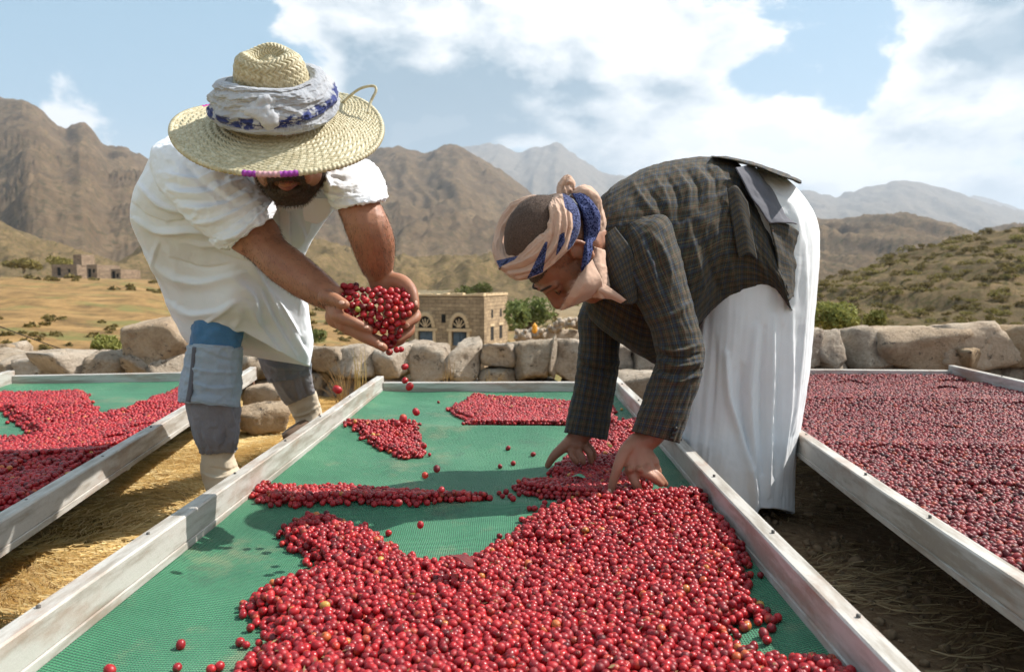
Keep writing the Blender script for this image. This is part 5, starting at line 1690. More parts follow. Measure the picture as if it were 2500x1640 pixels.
# crown: side and rolled, sunken top
prof = crm([(.088, .0), (.084, .03), (.077, .07), (.071, .105), (.065, .130), (.056, .143), (.045, .146), (.037, .139), (.030, .130), (.017, .127), (.0005, .126)], 110)
plen = np.concatenate([[0], np.cumsum(np.linalg.norm(np.diff(prof, axis=0), axis=1))])
ncp = 560
PH = np.linspace(0, 2 * np.pi, ncp, endpoint=False)
cg = weave(PH[None, :] * .080 + 0 * plen[:, None], plen[:, None] / .0165 + 0 * PH[None, :], .0145)
pn = np.gradient(prof, axis=0); pn = np.stack([pn[:, 1], -pn[:, 0]], -1); pn /= np.linalg.norm(pn, axis=1, keepdims=True)
cr_ = prof[:, 0:1] + pn[:, 0:1] * cg * .0055; cz_ = prof[:, 1:2] + pn[:, 1:2] * cg * .0055
wb = 1 + .03 * np.cos(2 * PH + .5)[None, :]
cv = np.stack([cr_ * np.cos(PH) * wb, cr_ * np.sin(PH) * wb, cz_ + .004 * np.sin(PH * 3)[None, :]], -1).reshape(-1, 3)
hatmesh('crown', cv, grid_faces(len(prof), ncp, True, flip=False), 'straw')


# binding round the rim: straw, with two dyed stretches
def binding(name, a0, a1, mt):
    n_ = max(12, int((a1 - a0) / (2 * math.pi) * 700)); a = np.linspace(a0, a1, n_)
    c = np.stack([RB1 * np.cos(a), RB1 * np.sin(a), brim_z(1.0, a) + .0012], -1)
    tw = np.linspace(0, 2 * np.pi, 10, endpoint=False)
    rd = .0062 * (1 + .13 * np.sin(a * RB1 / .0062 * 2 * np.pi * .62))[:, None]
    er = np.stack([np.cos(a), np.sin(a), 0 * a], -1)
    v = c[:, None] + (rd[..., None] * np.cos(tw)[None, :, None]) * er[:, None] + (rd[..., None] * np.sin(tw)[None, :, None]) * np.array([0, 0, 1.0])
    return hatmesh(name, v.reshape(-1, 3), grid_faces(n_, 10, True), mt)


# local angle 0 is the viewer's left, 90 deg towards the face
cuts = [(79, 86, 'purple_thread'), (86, 98, 'pink_thread'), (98, 107, 'purple_thread'), (306, 329, 'magenta_thread')]
prev = -31.0
for a0, a1, mt_ in cuts:
    binding('edge_binding', R(prev), R(a0), 'straw')
    o = binding('dyed_binding', R(a0), R(a1), mt_)
    prev = a1
cordp = [HAT_O + (np.array([RB1 * .93 * math.cos(a), RB1 * .93 * math.sin(a), .0]) @ HA) for a in (R(205),)]
ce = Q(854, 264, 1.80)
v, f = tube(crm([Q(792, 243, 1.86), Q(812, 224, 1.85), Q(838, 206, 1.83), Q(866, 200, 1.82), Q(874, 210, 1.815), Q(862, 236, 1.81), ce], 50), .0032, 8)
o = mesh('chin_cord', v - HAT_O, f, MATS['straw'], hat)

# scarf wrapped round the crown: layered folds, navy printed stripe, knot and fringe in front
m, t = mat('hat_scarf_cloth')
uvn = t.add('ShaderNodeUVMap', uv_map='UVMap').outputs[0]
s3 = t.add('ShaderNodeSeparateXYZ', {0: uvn})
p = oc(t)
n = t.noise(p, 60, 5, .7)
band = t.math('ADD', s3.outputs[1], t.math('ADD', t.math('MULTIPLY', t.math('SINE', t.math('MULTIPLY', s3.outputs[0], 9.5)), .055), t.math('MULTIPLY', t.math('SUBTRACT', n, .5), .10)))
st1 = t.math('MULTIPLY', t.math('MULTIPLY', t.maprange(t.math('ABSOLUTE', t.math('SUBTRACT', band, .42)), .05, .085, 1., 0.), t.maprange(t.noise(p, 45, 4, .6), .40, .50)), t.maprange(t.math('SINE', t.math('MULTIPLY_ADD', s3.outputs[0], 6.283, -.2)), -.35, .0))
st2 = t.math('MULTIPLY', t.maprange(t.math('ABSOLUTE', t.math('SUBTRACT', band, .14)), .02, .035, 1., 0.), t.maprange(t.math('SINE', t.math('MULTIPLY_ADD', s3.outputs[0], 6.283, 1.9)), .1, .4))
nv2 = t.noise(p, 420, 2, .5)
base_c = t.mix(t.maprange(t.noise(p, 9, 4, .6), .35, .65), (0.41, 0.42, 0.44), (0.33, 0.345, 0.38))
c_ = t.mix(t.math('MAXIMUM', st1, st2), base_c, t.mix(nv2, (0.015, 0.022, 0.10), (0.05, 0.07, 0.22)))
t.set(t.b, 'Base Color', c_); t.set(t.b, 'Roughness', .9); t.set(t.b, 'Specular IOR Level', .12); t.set(t.b, 'Sheen Weight', .2)
b1 = t.add('ShaderNodeBump', {'Strength': .45, 'Distance': .006, 'Height': t.noise(p, 34, 6, .6, .4)})
b2 = t.add('ShaderNodeBump', {'Strength': .3, 'Distance': .0008, 'Height': nv2, 'Normal': b1.outputs[0]})
t.set(t.b, 'Normal', b2.outputs[0])

na_, nb_ = 420, 130
ph = np.linspace(0, 2 * np.pi, na_, endpoint=False)[:, None]; q = np.linspace(0, 1, nb_)[None, :]
pr = crm([(.088, .0), (.112, .001), (.123, .012), (.125, .030), (.121, .050), (.111, .070), (.099, .086), (.086, .090), (.078, .080)], nb_)
rr0 = pr[None, :, 0] + 0 * ph; zz0 = pr[None, :, 1] + 0 * ph
lay = np.stack([np.cos(ph) * 2.2 + 0 * q, np.sin(ph) * 2.2 + 0 * q, q * 3.2 + .28 * np.sin(ph * 1 + .5) + .12 * np.sin(ph * 3)], -1)
ridge = fbm(lay * np.array([.8, .8, 2.3]), 3, .5, 61, ridged=True)
wrapf = np.abs(((q * 5.2 + .55 * np.sin(ph + .8) + .3 * np.sin(2 * ph + 2)) % 1.0) - .5) * 2
dsp = .0065 * (1 - wrapf ** 2.5) + .008 * ridge + .0055 * fbm(lay * np.array([2.2, 2.2, 7.0]), 3, .55, 66, ridged=True)
env = np.sin(np.pi * np.clip(q, .02, .98)) ** .5
lean = 1 + .05 * np.cos(ph - R(90)) + .03 * np.sin(ph * 2)
Rr2 = rr0 * lean + dsp * env
sv = np.stack([Rr2 * np.cos(ph), Rr2 * np.sin(ph), zz0 + .010 * np.sin(ph * 1 - R(20)) + .006 * np.sin(2 * ph) + .010], -1).reshape(-1, 3)
uvs = np.stack([ph / (2 * np.pi) + 0 * q, q + 0 * ph], -1).reshape(-1, 2)
i = np.arange(na_)[:, None]; j = np.arange(nb_ - 1)[None, :]
ff = np.stack([i * nb_ + j, ((i + 1) % na_) * nb_ + j, ((i + 1) % na_) * nb_ + j + 1, i * nb_ + j + 1], -1).reshape(-1, 4)
scf = mesh('scarf_wrap', sv @ HA, ff, MATS['hat_scarf_cloth'], hat, uv=uvs)
# knot in front with frayed tuft
kc = Clay()
KS = 1.35
K = lambda a, r, z: np.array([r * math.cos(R(a)), r * math.sin(R(a)), z]) @ HA
kc.limb([K(62, .112, .060), K(74, .124, .070), K(86, .127, .068), K(93, .130, .058)], KS * np.array([.009, .010, .011, .014]))
kc.limb([K(92, .124, .072), K(95, .131, .056), K(94, .132, .044)], KS * np.array([.011, .013, .009]))
kc.limb([K(94, .126, .062), K(110, .124, .056), K(126, .120, .050), K(140, .116, .046)], KS * np.array([.010, .009, .009, .007]))
kc.limb([K(82, .120, .078), K(90, .114, .090), K(100, .108, .086)], KS * np.array([.009, .009, .009]))
kme = kc.fuse('scarf_knot', .003, 3)
kv, kn = mesh_np(kme)
kv2 = kv + kn * (.003 * fbm(kv * 70, 3, .5, 3, ridged=True))[:, None]
kme.vertices.foreach_set('co', kv2.astype(np.float32).ravel()); kme.update()
kno = obj('scarf_knot', kme, MATS['scarf_white'], hat)
base_ = np.array([K(a, .131, .042 + .003 * math.sin(a)) for a in np.linspace(100, 132, 260)])
strands('fringe', kno, base_, np.tile(K(116, 1, 0), (260, 1)) * .4, .018, .00035, (0, 0, -.9), 12, 'scarf_white')

# ================================================================== PERSON 2: the stooping man in the jacket
p2 = empty('person', (0.70, 2.45, 0.0))
tag(p2, 'man in plaid jacket, white robe and tan headscarf stooping to spread cherries by hand', 'person')
cl = Clay()
A2 = frame((-0.878, -.342, .336), (-.358, 0.0, -.934))
head2 = P(1384, 616, 2.04)
K2 = 1.12
T2 = build_head(cl, head2, A2, K2, neck=Q(1425, 560, 2.2))
cl.ball(T2((0, -.012, .080)), np.array((.074, .092, .078)) * K2, A2)
cl.limb([Q(1420, 560, 2.22), Q(1560, 500, 2.32), Q(1720, 500, 2.42)], [.09, .13, .125])
cl.limb([Q(1490, 560, 2.12), Q(1480, 580, 2.3), Q(1460, 620, 2.44)], [.055, .08, .055])
for dd in (2.36, 2.52):
    cl.limb([Q(1745, 540, dd), Q(1745, 760, dd), Q(1735, 960, dd), Q(1728, 1100, dd), Q(1725, 1150, dd)], [.095, .075, .055, .042, .03])
cl.limb([Q(1495, 590, 2.10), Q(1560, 740, 2.04), Q(1580, 835, 2.02), Q(1545, 950, 2.0), Q(1518, 1010, 1.995), Q(1484, 1032, 1.99)], [.055, .050, .046, .040, .030, .0285])
cl.limb([Q(1460, 640, 2.44), Q(1398, 760, 2.41), Q(1390, 860, 2.39), Q(1374, 950, 2.37), Q(1360, 1000, 2.36), Q(1342, 1012, 2.36)], [.052, .046, .042, .036, .030, .029])
# near hand
w2 = P(1553, 1076, 1.992)
for mc, pts, rr2 in (((1538, 1150, 1.958), [(1538, 1150, 1.958), (1553, 1182, 1.945), (1566, 1212, 1.960)], (.0125, .0118, .0092)),
                     ((1562, 1152, 1.952), [(1562, 1150, 1.952), (1589, 1162, 1.938), (1614, 1181, 1.948)], (.0125, .0118, .0095)),
                     ((1583, 1144, 1.960), [(1583, 1144, 1.960), (1606, 1160, 1.952), (1624, 1181, 1.962)], (.012, .0112, .009)),
                     ((1596, 1128, 1.978), [(1596, 1128, 1.978), (1606, 1148, 1.978), (1604, 1170, 1.988)], (.011, .0102, .0085))):
    cl.limb([w2, P(*mc)], [.0225, .0155])
    cl.limb([P(*q_) for q_ in pts], rr2)
cl.ball(P(1560, 1112, 1.978), (.034, .022, .034))
cl.limb([w2, P(1524, 1104, 1.965), P(1504, 1152, 1.945), P(1490, 1202, 1.945)], [.022, .0165, .0128, .0095])
# knuckle tendons
for mc in ((1538, 1146, 1.945), (1562, 1146, 1.938), (1583, 1140, 1.947)):
    cl.ball(P(*mc), .0095)
# far hand
w2 = P(1406, 1064, 2.362)
for mc, pts in (((1392, 1096, 2.34), [(1392, 1096, 2.34), (1398, 1114, 2.318), (1408, 1128, 2.316)]), ((1408, 1096, 2.345), [(1408, 1096, 2.345), (1419, 1112, 2.33), (1424, 1128, 2.326)]),
                ((1424, 1088, 2.362), [(1424, 1088, 2.362), (1439, 1106, 2.352), (1443, 1127, 2.352)]), ((1428, 1082, 2.385), [(1428, 1082, 2.385), (1446, 1100, 2.39), (1450, 1118, 2.395)])):
    cl.limb([w2, P(*mc)], [.024, .0155])
    cl.limb([P(*q_) for q_ in pts], [.0122, .0112, .0092])
cl.limb([w2, P(1384, 1084, 2.342), P(1353, 1112, 2.330), P(1337, 1136, 2.332)], [.024, .0185, .0140, .0100])
cl.ball(P(1400, 1084, 2.352), (.032, .026, .024))
me2 = cl.fuse('body', .0034, 5, .5)
b2o = obj('body', me2, MATS['skin_brown'])
parts2 = [b2o]
for p_, nr_, al in ((P(1487, 1200, 1.9355), (-.1, -.95, .2), (-.1, 0, -1)),):
    parts2.append(nail_at(None, p_, nr_, al, .006, .0085))

folds2 = [
    ([(1470, 425), (1500, 470), (1530, 500)], 8, 0.0062), ([(1520, 410), (1545, 450), (1560, 500)], 8, 0.0056), ([(1570, 395), (1600, 440), (1600, 500)], 9, 0.0062), ([(1610, 385), (1640, 420), (1645, 470)], 8, 0.0056), ([(1650, 378), (1680, 410), (1690, 460)], 8, 0.0050),
    ([(1500, 430), (1535, 475), (1550, 520)], 6, -0.0056), ([(1545, 405), (1575, 450), (1580, 510)], 6, -0.0050), ([(1595, 395), (1622, 435), (1625, 490)], 6, -0.0056), ([(1635, 385), (1662, 420), (1668, 470)], 6, -0.0050),
    ([(1600, 520), (1620, 600), (1640, 690)], 12, 0.0074), ([(1660, 520), (1690, 600), (1720, 680)], 12, 0.0062), ([(1630, 540), (1655, 620), (1680, 690)], 9, -0.0068), ([(1700, 470), (1750, 560), (1790, 670)], 10, 0.0062), ([(1430, 520), (1460, 480), (1500, 450)], 7, 0.0043),
    ([(1420, 500), (1500, 545), (1600, 500), (1700, 420)], 3.0, -0.0025), ([(1580, 600), (1600, 680), (1590, 760)], 10, -0.0074)]
jk = garment('jacket', None, 'plaid_wool', [
    (1395, 470, 1392, 600, 2.18, .06), (1402, 458, 1376, 655, 2.18, .10), (1430, 430, 1362, 722, 2.20, .16), (1500, 391, 1420, 778, 2.25, .20), (1578, 371, 1500, 822, 2.30, .215), (1648, 364, 1585, 800, 2.34, .215), (1712, 376, 1660, 722, 2.38, .21),
    (1748, 440, 1742, 690, 2.40, .205), (1788, 530, 1798, 690, 2.41, .20), (1822, 618, 1842, 734, 2.41, .185)],
    220, 200, e=2.3, folds=folds2, noise=[(.005, (9, 2.4), 71, 3, False), (.0032, (18, 5), 72, 3, True)], fine=(.0014, 34, 7))
parts2.append(jk)
s_n = garment('jacket_sleeve', jk, 'plaid_wool', [
    (1436, 540, 1500, 500, 2.10, .05), (1432, 590, 1550, 506, 2.085, .078), (1442, 635, 1572, 560, 2.07, .084), (1470, 688, 1592, 636, 2.055, .082), (1506, 750, 1612, 718, 2.04, .076), (1520, 800, 1632, 790, 2.03, .074), (1526, 836, 1638, 838, 2.022, .072),
    (1506, 888, 1626, 886, 2.012, .068), (1487, 946, 1604, 952, 2.003, .064), (1468, 1002, 1579, 1030, 1.998, .060)],
    170, 110, e=2.2, folds=[([(1520, 800), (1570, 815), (1625, 800)], 6, .009), ([(1525, 830), (1570, 850), (1630, 840)], 6, .010), ([(1515, 865), (1570, 885), (1625, 870)], 6, .007), ([(1522, 816), (1575, 832), (1628, 820)], 4.5, -.009), ([(1520, 850), (1570, 868), (1628, 856)], 4.5, -.008),
                            ([(1490, 560), (1520, 620), (1530, 690)], 9, .010), ([(1520, 545), (1550, 600), (1560, 660)], 8, .009), ([(1505, 550), (1535, 610), (1545, 675)], 6, -.009), ([(1460, 600), (1480, 650), (1510, 700)], 7, .006), ([(1500, 740), (1560, 730), (1605, 700)], 8, .006)],
    noise=[(.0045, (10, 2.2), 75, 3, False), (.002, (22, 5), 76, 2, True)], fine=(.0012, 40, 7))
s_f = garment('jacket_sleeve', jk, 'plaid_wool', [
    (1398, 610, 1480, 640, 2.46, .07), (1362, 690, 1458, 705, 2.44, .08), (1343, 740, 1446, 752, 2.42, .078), (1346, 787, 1441, 798, 2.41, .074), (1342, 836, 1438, 850, 2.40, .072), (1336, 888, 1429, 912, 2.385, .068), (1324, 950, 1419, 963, 2.372, .065),
    (1312, 1005, 1410, 1023, 2.362, .062)], 120, 100, e=2.2, folds=[([(1345, 820), (1390, 845), (1436, 840)], 6, .008), ([(1342, 850), (1390, 870), (1432, 865)], 6, .008), ([(1343, 835), (1390, 858), (1434, 852)], 4, -.007), ([(1340, 900), (1380, 915), (1425, 905)], 7, .005)],
    noise=[(.0045, (9, 2.2), 78, 3, False), (.002, (20, 5), 79, 2, True)], fine=(.0012, 40, 9))
# lapel turned back on the near breast, hanging front, back flap, vent flap, pocket, buttons
sheet('lapel', jk, 'plaid_wool', [[Q(1398, 590, 2.045), Q(1408, 650, 2.015), Q(1440, 704, 2.01)], [Q(1404, 552, 2.03), Q(1428, 620, 1.99), Q(1464, 708, 1.99)], [Q(1430, 528, 2.04), Q(1470, 590, 2.0), Q(1482, 700, 2.0)]], .004, 30, 30, .003)
sheet('jacket_front', jk, 'plaid_wool', [[Q(1370, 700, 2.38), Q(1420, 700, 2.3), Q(1470, 690, 2.2)], [Q(1400, 762, 2.38), Q(1450, 775, 2.3), Q(1500, 770, 2.2)], [Q(1455, 805, 2.38), Q(1490, 822, 2.3), Q(1535, 815, 2.2)], [Q(1500, 832, 2.38), Q(1530, 848, 2.3), Q(1560, 845, 2.2)]], .005, 30, 24, .006)
fl = [(1655, 362), (1690, 366), (1740, 376), (1790, 391), (1830, 407), (1863, 421)]
sheet('back_flap', jk, 'plaid_wool', [[Q(a, b + 1.5, 2.24), Q(a, b - 1, 2.34), Q(a - 2, b - 1, 2.44), Q(a - 4, b + 3, 2.56)] for a, b in [(x_, y_ + 3) for x_, y_ in fl]], .003, 40, 24, .007)
sheet('vent_flap', jk, 'plaid_wool', [[Q(1785, 505, 2.215), Q(1825, 520, 2.26), Q(1862, 545, 2.30)], [Q(1795, 560, 2.21), Q(1830, 580, 2.26), Q(1857, 600, 2.30)], [Q(1812, 630, 2.215), Q(1838, 640, 2.26), Q(1850, 655, 2.29)], [Q(1832, 700, 2.225), Q(1842, 690, 2.25), Q(1846, 690, 2.27)]], .003, 30, 24, .010)
sheet('jacket_lining', jk, 'lining_grey', [[Q(1712, 388, 2.205), Q(1735, 385, 2.25), Q(1755, 390, 2.30)], [Q(1738, 440, 2.20), Q(1770, 440, 2.235), Q(1800, 448, 2.28)], [Q(1765, 490, 2.20), Q(1800, 495, 2.23), Q(1832, 505, 2.27)], [Q(1788, 520, 2.205), Q(1820, 518, 2.23), Q(1852, 522, 2.26)]], .003, 30, 24, .008)
sheet('pocket_flap', jk, 'plaid_wool', [[Q(1690, 440, 2.181), Q(1712, 432, 2.186), Q(1738, 470, 2.191)], [Q(1702, 520, 2.171), Q(1726, 505, 2.176), Q(1748, 535, 2.186)], [Q(1716, 600, 2.176), Q(1740, 590, 2.176), Q(1760, 605, 2.186)]], .003, 24, 16, .003)
for k, (a, b) in enumerate(((1556, 1004), (1552, 1015), (1547, 1026))):
    v, f = tube([Q(a + 14, b - 8, 1.948), Q(a + 14, b - 8, 1.941)], .0058, 12); mesh('button', v, f, MATS['button_dark'], jk)
v, f = tube([Q(1796, 608 - 72, 2.19), Q(1796, 608 - 72, 2.184)], .003, 10); mesh('button', v, f, MATS['shoe_brown'], jk)

folds3 = [
    ([(1640, 760), (1625, 880), (1612, 1000), (1605, 1120)], 11, .010), ([(1690, 820), (1700, 930), (1740, 1060), (1756, 1180)], 9, .020), ([(1760, 760), (1745, 900), (1752, 1040), (1760, 1180)], 8, .016), ([(1725, 850), (1728, 950), (1745, 1080)], 9, -.018),
    ([(1800, 740), (1795, 880), (1790, 1000), (1785, 1150)], 10, .014), ([(1778, 760), (1772, 900), (1772, 1100)], 7, -.014), ([(1840, 720), (1838, 880), (1825, 1020), (1815, 1150)], 9, .010), ([(1820, 760), (1812, 900), (1802, 1100)], 7, -.010),
    ([(1870, 560), (1872, 680), (1862, 820), (1845, 1000)], 8, .009), ([(1800, 450), (1840, 480), (1862, 540)], 8, .008), ([(1790, 480), (1830, 510), (1850, 560)], 6, -.008), ([(1665, 790), (1660, 900), (1650, 1050)], 9, -.008), ([(1595, 1000), (1590, 1080), (1588, 1160)], 8, .008)]


def hem2(X, Y, D, u, v):
    w_ = sstep(.82, 1.0, u) * np.clip(-np.sin(v) * 1.6 + .35, 0, 1)
    return X, Y + w_ * np.interp(X, [1575, 1680, 1755, 1766, 1800, 1845], [14, 12, 6, -14, -14, -6]), D


rb = garment('robe', None, 'white_robe_cloth', [
    (1660, 402, 1770, 392, 2.44, .06), (1620, 428, 1835, 424, 2.44, .14), (1606, 500, 1893, 500, 2.44, .185), (1604, 600, 1905, 590, 2.45, .195), (1612, 720, 1894, 720, 2.45, .185), (1602, 840, 1883, 850, 2.45, .175), (1592, 950, 1867, 960, 2.45, .165),
    (1584, 1050, 1850, 1060, 2.45, .155), (1578, 1120, 1846, 1135, 2.45, .15), (1580, 1192, 1845, 1194, 2.45, .148)],
    220, 220, e=2.35, folds=folds3, noise=[(.004, (3, 3.4), 81, 3, False), (.004, (2.2, 6.0), 82, 3, True)], post=hem2, fine=(.0016, 22, 5))
parts2.append(rb)

# headscarf: a band wound round the head, open over the crown; the printed border shows in patches
ZS, ZX, ZY = 4.564, 1147.0, 415.0
zz_ = lambda x, y: (ZX + x / ZS, ZY + y / ZS)
m, t = mat('headscarf_cloth')
p = oc(t)
pa_ = t.add('ShaderNodeAttribute', attribute_name='print').outputs['Fac']
vo = t.add('ShaderNodeTexVoronoi', {'Vector': p, 'Scale': 230.0})
navy = t.mix(t.maprange(t.math('ADD', vo.outputs[0], t.math('MULTIPLY', t.noise(p, 120, 4, .7), .5)), .66, .85), (0.010, 0.015, 0.055), (0.075, 0.09, 0.20))
tan = t.mix(t.maprange(t.noise(p, 8, 4, .6), .35, .65), (0.47, 0.30, 0.215), (0.55, 0.365, 0.27))
t.set(t.b, 'Base Color', t.mix(t.maprange(t.math('ADD', pa_, t.math('MULTIPLY', t.math('SUBTRACT', t.noise(p, 90, 4, .7), .5), .5)), .45, .55), tan, navy))
t.set(t.b, 'Roughness', .9); t.set(t.b, 'Specular IOR Level', .12); t.set(t.b, 'Sheen Weight', .15)
b1 = t.add('ShaderNodeBump', {'Strength': .4, 'Distance': .004, 'Height': t.noise(p, 55, 6, .6, .4)})
b2 = t.add('ShaderNodeBump', {'Strength': .35, 'Distance': .0007, 'Height': t.noise(p, 500, 2, .5), 'Normal': b1.outputs[0]})
t.set(t.b, 'Normal', b2.outputs[0])
ring = [((480, 935), (335, 1110), 1.99, .020), ((560, 935), (500, 1215), 1.955, .022), ((640, 870), (680, 1195), 1.93, .024), ((740, 770), (860, 1090), 1.92, .025), ((840, 680), (1010, 970), 1.92, .026), ((885, 560), (1140, 830), 1.925, .027),
        ((890, 450), (1225, 620), 1.935, .027), ((885, 385), (1205, 430), 1.955, .026), ((875, 345), (1060, 268), 2.0, .024), ((800, 375), (850, 292), 2.06, .02), ((640, 435), (680, 288), 2.10, .02), ((530, 525), (500, 350), 2.125, .02),
        ((470, 645), (360, 500), 2.125, .022), ((440, 775), (280, 720), 2.105, .024), ((440, 875), (262, 920), 2.05, .024)]
ring = ring + ring[:1]
stt = [(*zz_(*a), *zz_(*b), d_, h_) for a, b, d_, h_ in ring]
fz = lambda pts, w_, h_: ([zz_(*q_) for q_ in pts], w_, h_)
rf = [fz([(360, 1090), (620, 1010), (800, 870), (880, 690)], 5, .007), fz([(430, 1150), (660, 1110), (850, 960), (960, 780), (990, 560), (960, 400)], 5, .009), fz([(560, 1195), (760, 1120), (920, 960), (1040, 760), (1060, 540), (1010, 340)], 4, .007),
      fz([(700, 1170), (880, 1050), (1040, 850), (1110, 640), (1090, 400)], 4, .006), fz([(400, 1120), (640, 1060), (830, 910), (920, 740), (930, 500)], 3, -.007), fz([(500, 1180), (720, 1110), (900, 960), (1010, 760), (1030, 560)], 3, -.008),
      fz([(640, 1180), (820, 1080), (980, 900), (1080, 700), (1080, 480)], 3, -.006), fz([(330, 1060), (300, 900), (330, 720), (420, 540), (560, 410), (740, 330)], 4, .007), fz([(390, 950), (370, 800), (420, 640), (520, 490), (680, 380)], 3, -.006)]
G_, uvg = pixloft(stt, 330, 120, e=2.0, folds=rf, noise=[(.004, (14, 2.0), 91, 3, True)], ret_grid=True, src=True)
gv_ = G_.reshape(-1, 3)
hsf = mesh('headscarf', gv_, grid_faces(330, 120, True), MATS['headscarf_cloth'], uv=uvg)
bm = bmesh.new(); bm.from_mesh(hsf.data); bmesh.ops.recalc_face_normals(bm, faces=bm.faces); bm.to_mesh(hsf.data); bm.free()
pz_ = project(gv_)
pm = np.zeros(len(gv_), np.float32)
for pl_z in ([(635, 1215), (815, 1140), (870, 800), (840, 800), (760, 960)], [(290, 1010), (540, 955), (500, 1000), (330, 1085)], [(1030, 255), (1190, 290), (1260, 560), (1180, 820), (1080, 900), (1150, 640), (1140, 490), (1060, 420)],
                     [(1000, 720), (1055, 690), (1060, 800), (985, 930), (955, 960)]):
    pg = np.array([zz_(*q_) for q_ in pl_z]); ins_ = inside(pg, pz_); ed_ = edge_dist(pg, pz_)
    pm = np.maximum(pm, np.clip(.5 + np.where(ins_, ed_, -ed_) / 5.0, 0, 1))
at_ = hsf.data.attributes.new('print', 'FLOAT', 'POINT'); at_.data.foreach_set('value', pm.astype(np.float32))
parts2.append(hsf)
# knot, roll behind the neck, printed tail, cloth under the chin
def zst(rows):
    return [(*zz_(*a), *zz_(*b), d_, h_) for a, b, d_, h_ in rows]


def zgarment(name, parent, material, rows, ns, na, **kw):
    kw['folds'] = [([zz_(*q_) for q_ in f_[0]], f_[1], f_[2]) for f_ in kw.get('folds', ())]
    return garment(name, parent, material, zst(rows), ns, na, src=True, **kw)


zgarment('scarf_knot', hsf, 'scarf_tan', [((985, 300), (1090, 300), 2.02, .02), ((968, 250), (1140, 240), 2.02, .026), ((975, 190), (1172, 195), 2.02, .022), ((1005, 125), (1166, 135), 2.02, .018), ((1050, 75), (1140, 90), 2.02, .010), ((1080, 56), (1110, 60), 2.02, .004)], 60, 50,
         folds=[([(1020, 280), (1030, 180), (1080, 100)], 4, -.010), ([(1090, 260), (1070, 170), (1120, 150), (1150, 200)], 4, -.010), ([(1060, 270), (1050, 170)], 4, .008)], noise=[(.003, (5, 2), 95, 3, True)])
zgarment('scarf_roll', hsf, 'scarf_tan', [((1110, 300), (1170, 215), 2.03, .02), ((1160, 330), (1290, 176), 2.02, .035), ((1240, 420), (1420, 260), 2.02, .042), ((1300, 560), (1470, 420), 2.03, .045), ((1330, 720), (1510, 580), 2.05, .045), ((1320, 900), (1470, 820), 2.08, .04), ((1300, 1050), (1420, 1040), 2.10, .035)], 90, 70, e=2.0,
         folds=[([(1180, 260), (1330, 300), (1410, 440), (1430, 600)], 5, -.006), ([(1250, 200), (1400, 290), (1460, 430)], 6, .006)], noise=[(.004, (6, 1.8), 97, 3, True)], fine=(.001, 50, 3))
zgarment('scarf_tail', hsf, 'scarf_print', [((1140, 262), (1270, 258), 1.992, .012), ((1190, 350), (1340, 330), 1.980, .018), ((1240, 470), (1430, 450), 1.975, .022), ((1262, 600), (1452, 590), 1.975, .022), ((1265, 720), (1418, 745), 1.978, .018), ((1278, 790), (1368, 802), 1.960, .014),
                                           ((1275, 900), (1362, 900), 1.945, .014), ((1250, 1040), (1330, 1010), 1.938, .012), ((1246, 1130), (1290, 1090), 1.938, .006)], 110, 50,
         folds=[([(1200, 330), (1290, 470), (1330, 640), (1320, 760)], 4, .008), ([(1240, 420), (1270, 600), (1290, 740)], 3, -.008), ([(1330, 400), (1390, 540), (1380, 700)], 4, -.006), ([(1310, 800), (1310, 950), (1280, 1080)], 3, .006)], noise=[(.003, (8, 1.8), 99, 3, True)], fine=(.001, 60, 4))
def zp(x, y, d_):
    return P(*zz_(x, y), d_)


sheet('scarf_end', hsf, 'scarf_tan', [[zp(1250, 1135, 1.937), zp(1300, 1070, 1.927), zp(1360, 1000, 1.947)], [zp(1160, 1280, 1.927), zp(1300, 1220, 1.907), zp(1450, 1190, 1.937)], [zp(1100, 1400, 1.937), zp(1260, 1370, 1.917), zp(1470, 1290, 1.952)],
                                      [zp(1050, 1490, 1.957), zp(1180, 1470, 1.947), zp(1400, 1390, 1.972)], [zp(1012, 1562, 1.972), zp(1060, 1548, 1.972), zp(1130, 1522, 1.977)]], .002, 60, 40, .003, 30)
sheet('scarf_end', hsf, 'scarf_tan', [[zp(1392, 1392, 1.962), zp(1430, 1330, 1.947), zp(1485, 1262, 1.957)], [zp(1540, 1424, 1.962), zp(1560, 1380, 1.952), zp(1592, 1335, 1.957)], [zp(1680, 1478, 1.972), zp(1710, 1462, 1.967), zp(1742, 1446, 1.967)]], .002, 40, 24, .003, 30)
garment('scarf_roll', hsf, 'scarf_tan', [(1378, 572, 1404, 582, 2.03, .05), (1364, 618, 1410, 624, 2.012, .062), (1360, 656, 1414, 660, 2.012, .066), (1370, 690, 1420, 696, 2.02, .06)], 40, 50, noise=[(.005, (5, 2), 101, 3, True)])
# fringes
e1 = np.array([zp(*q_) for q_ in crm([(1250, 1135, 1.937), (1160, 1280, 1.927), (1100, 1400, 1.937), (1050, 1490, 1.957), (1012, 1562, 1.972)], 200)])
strands('fringe', hsf, e1, np.tile([-1, 0, -.3], (200, 1)) * .5, .009, .0003, (-.5, 0, -.3), 21, 'scarf_tan')

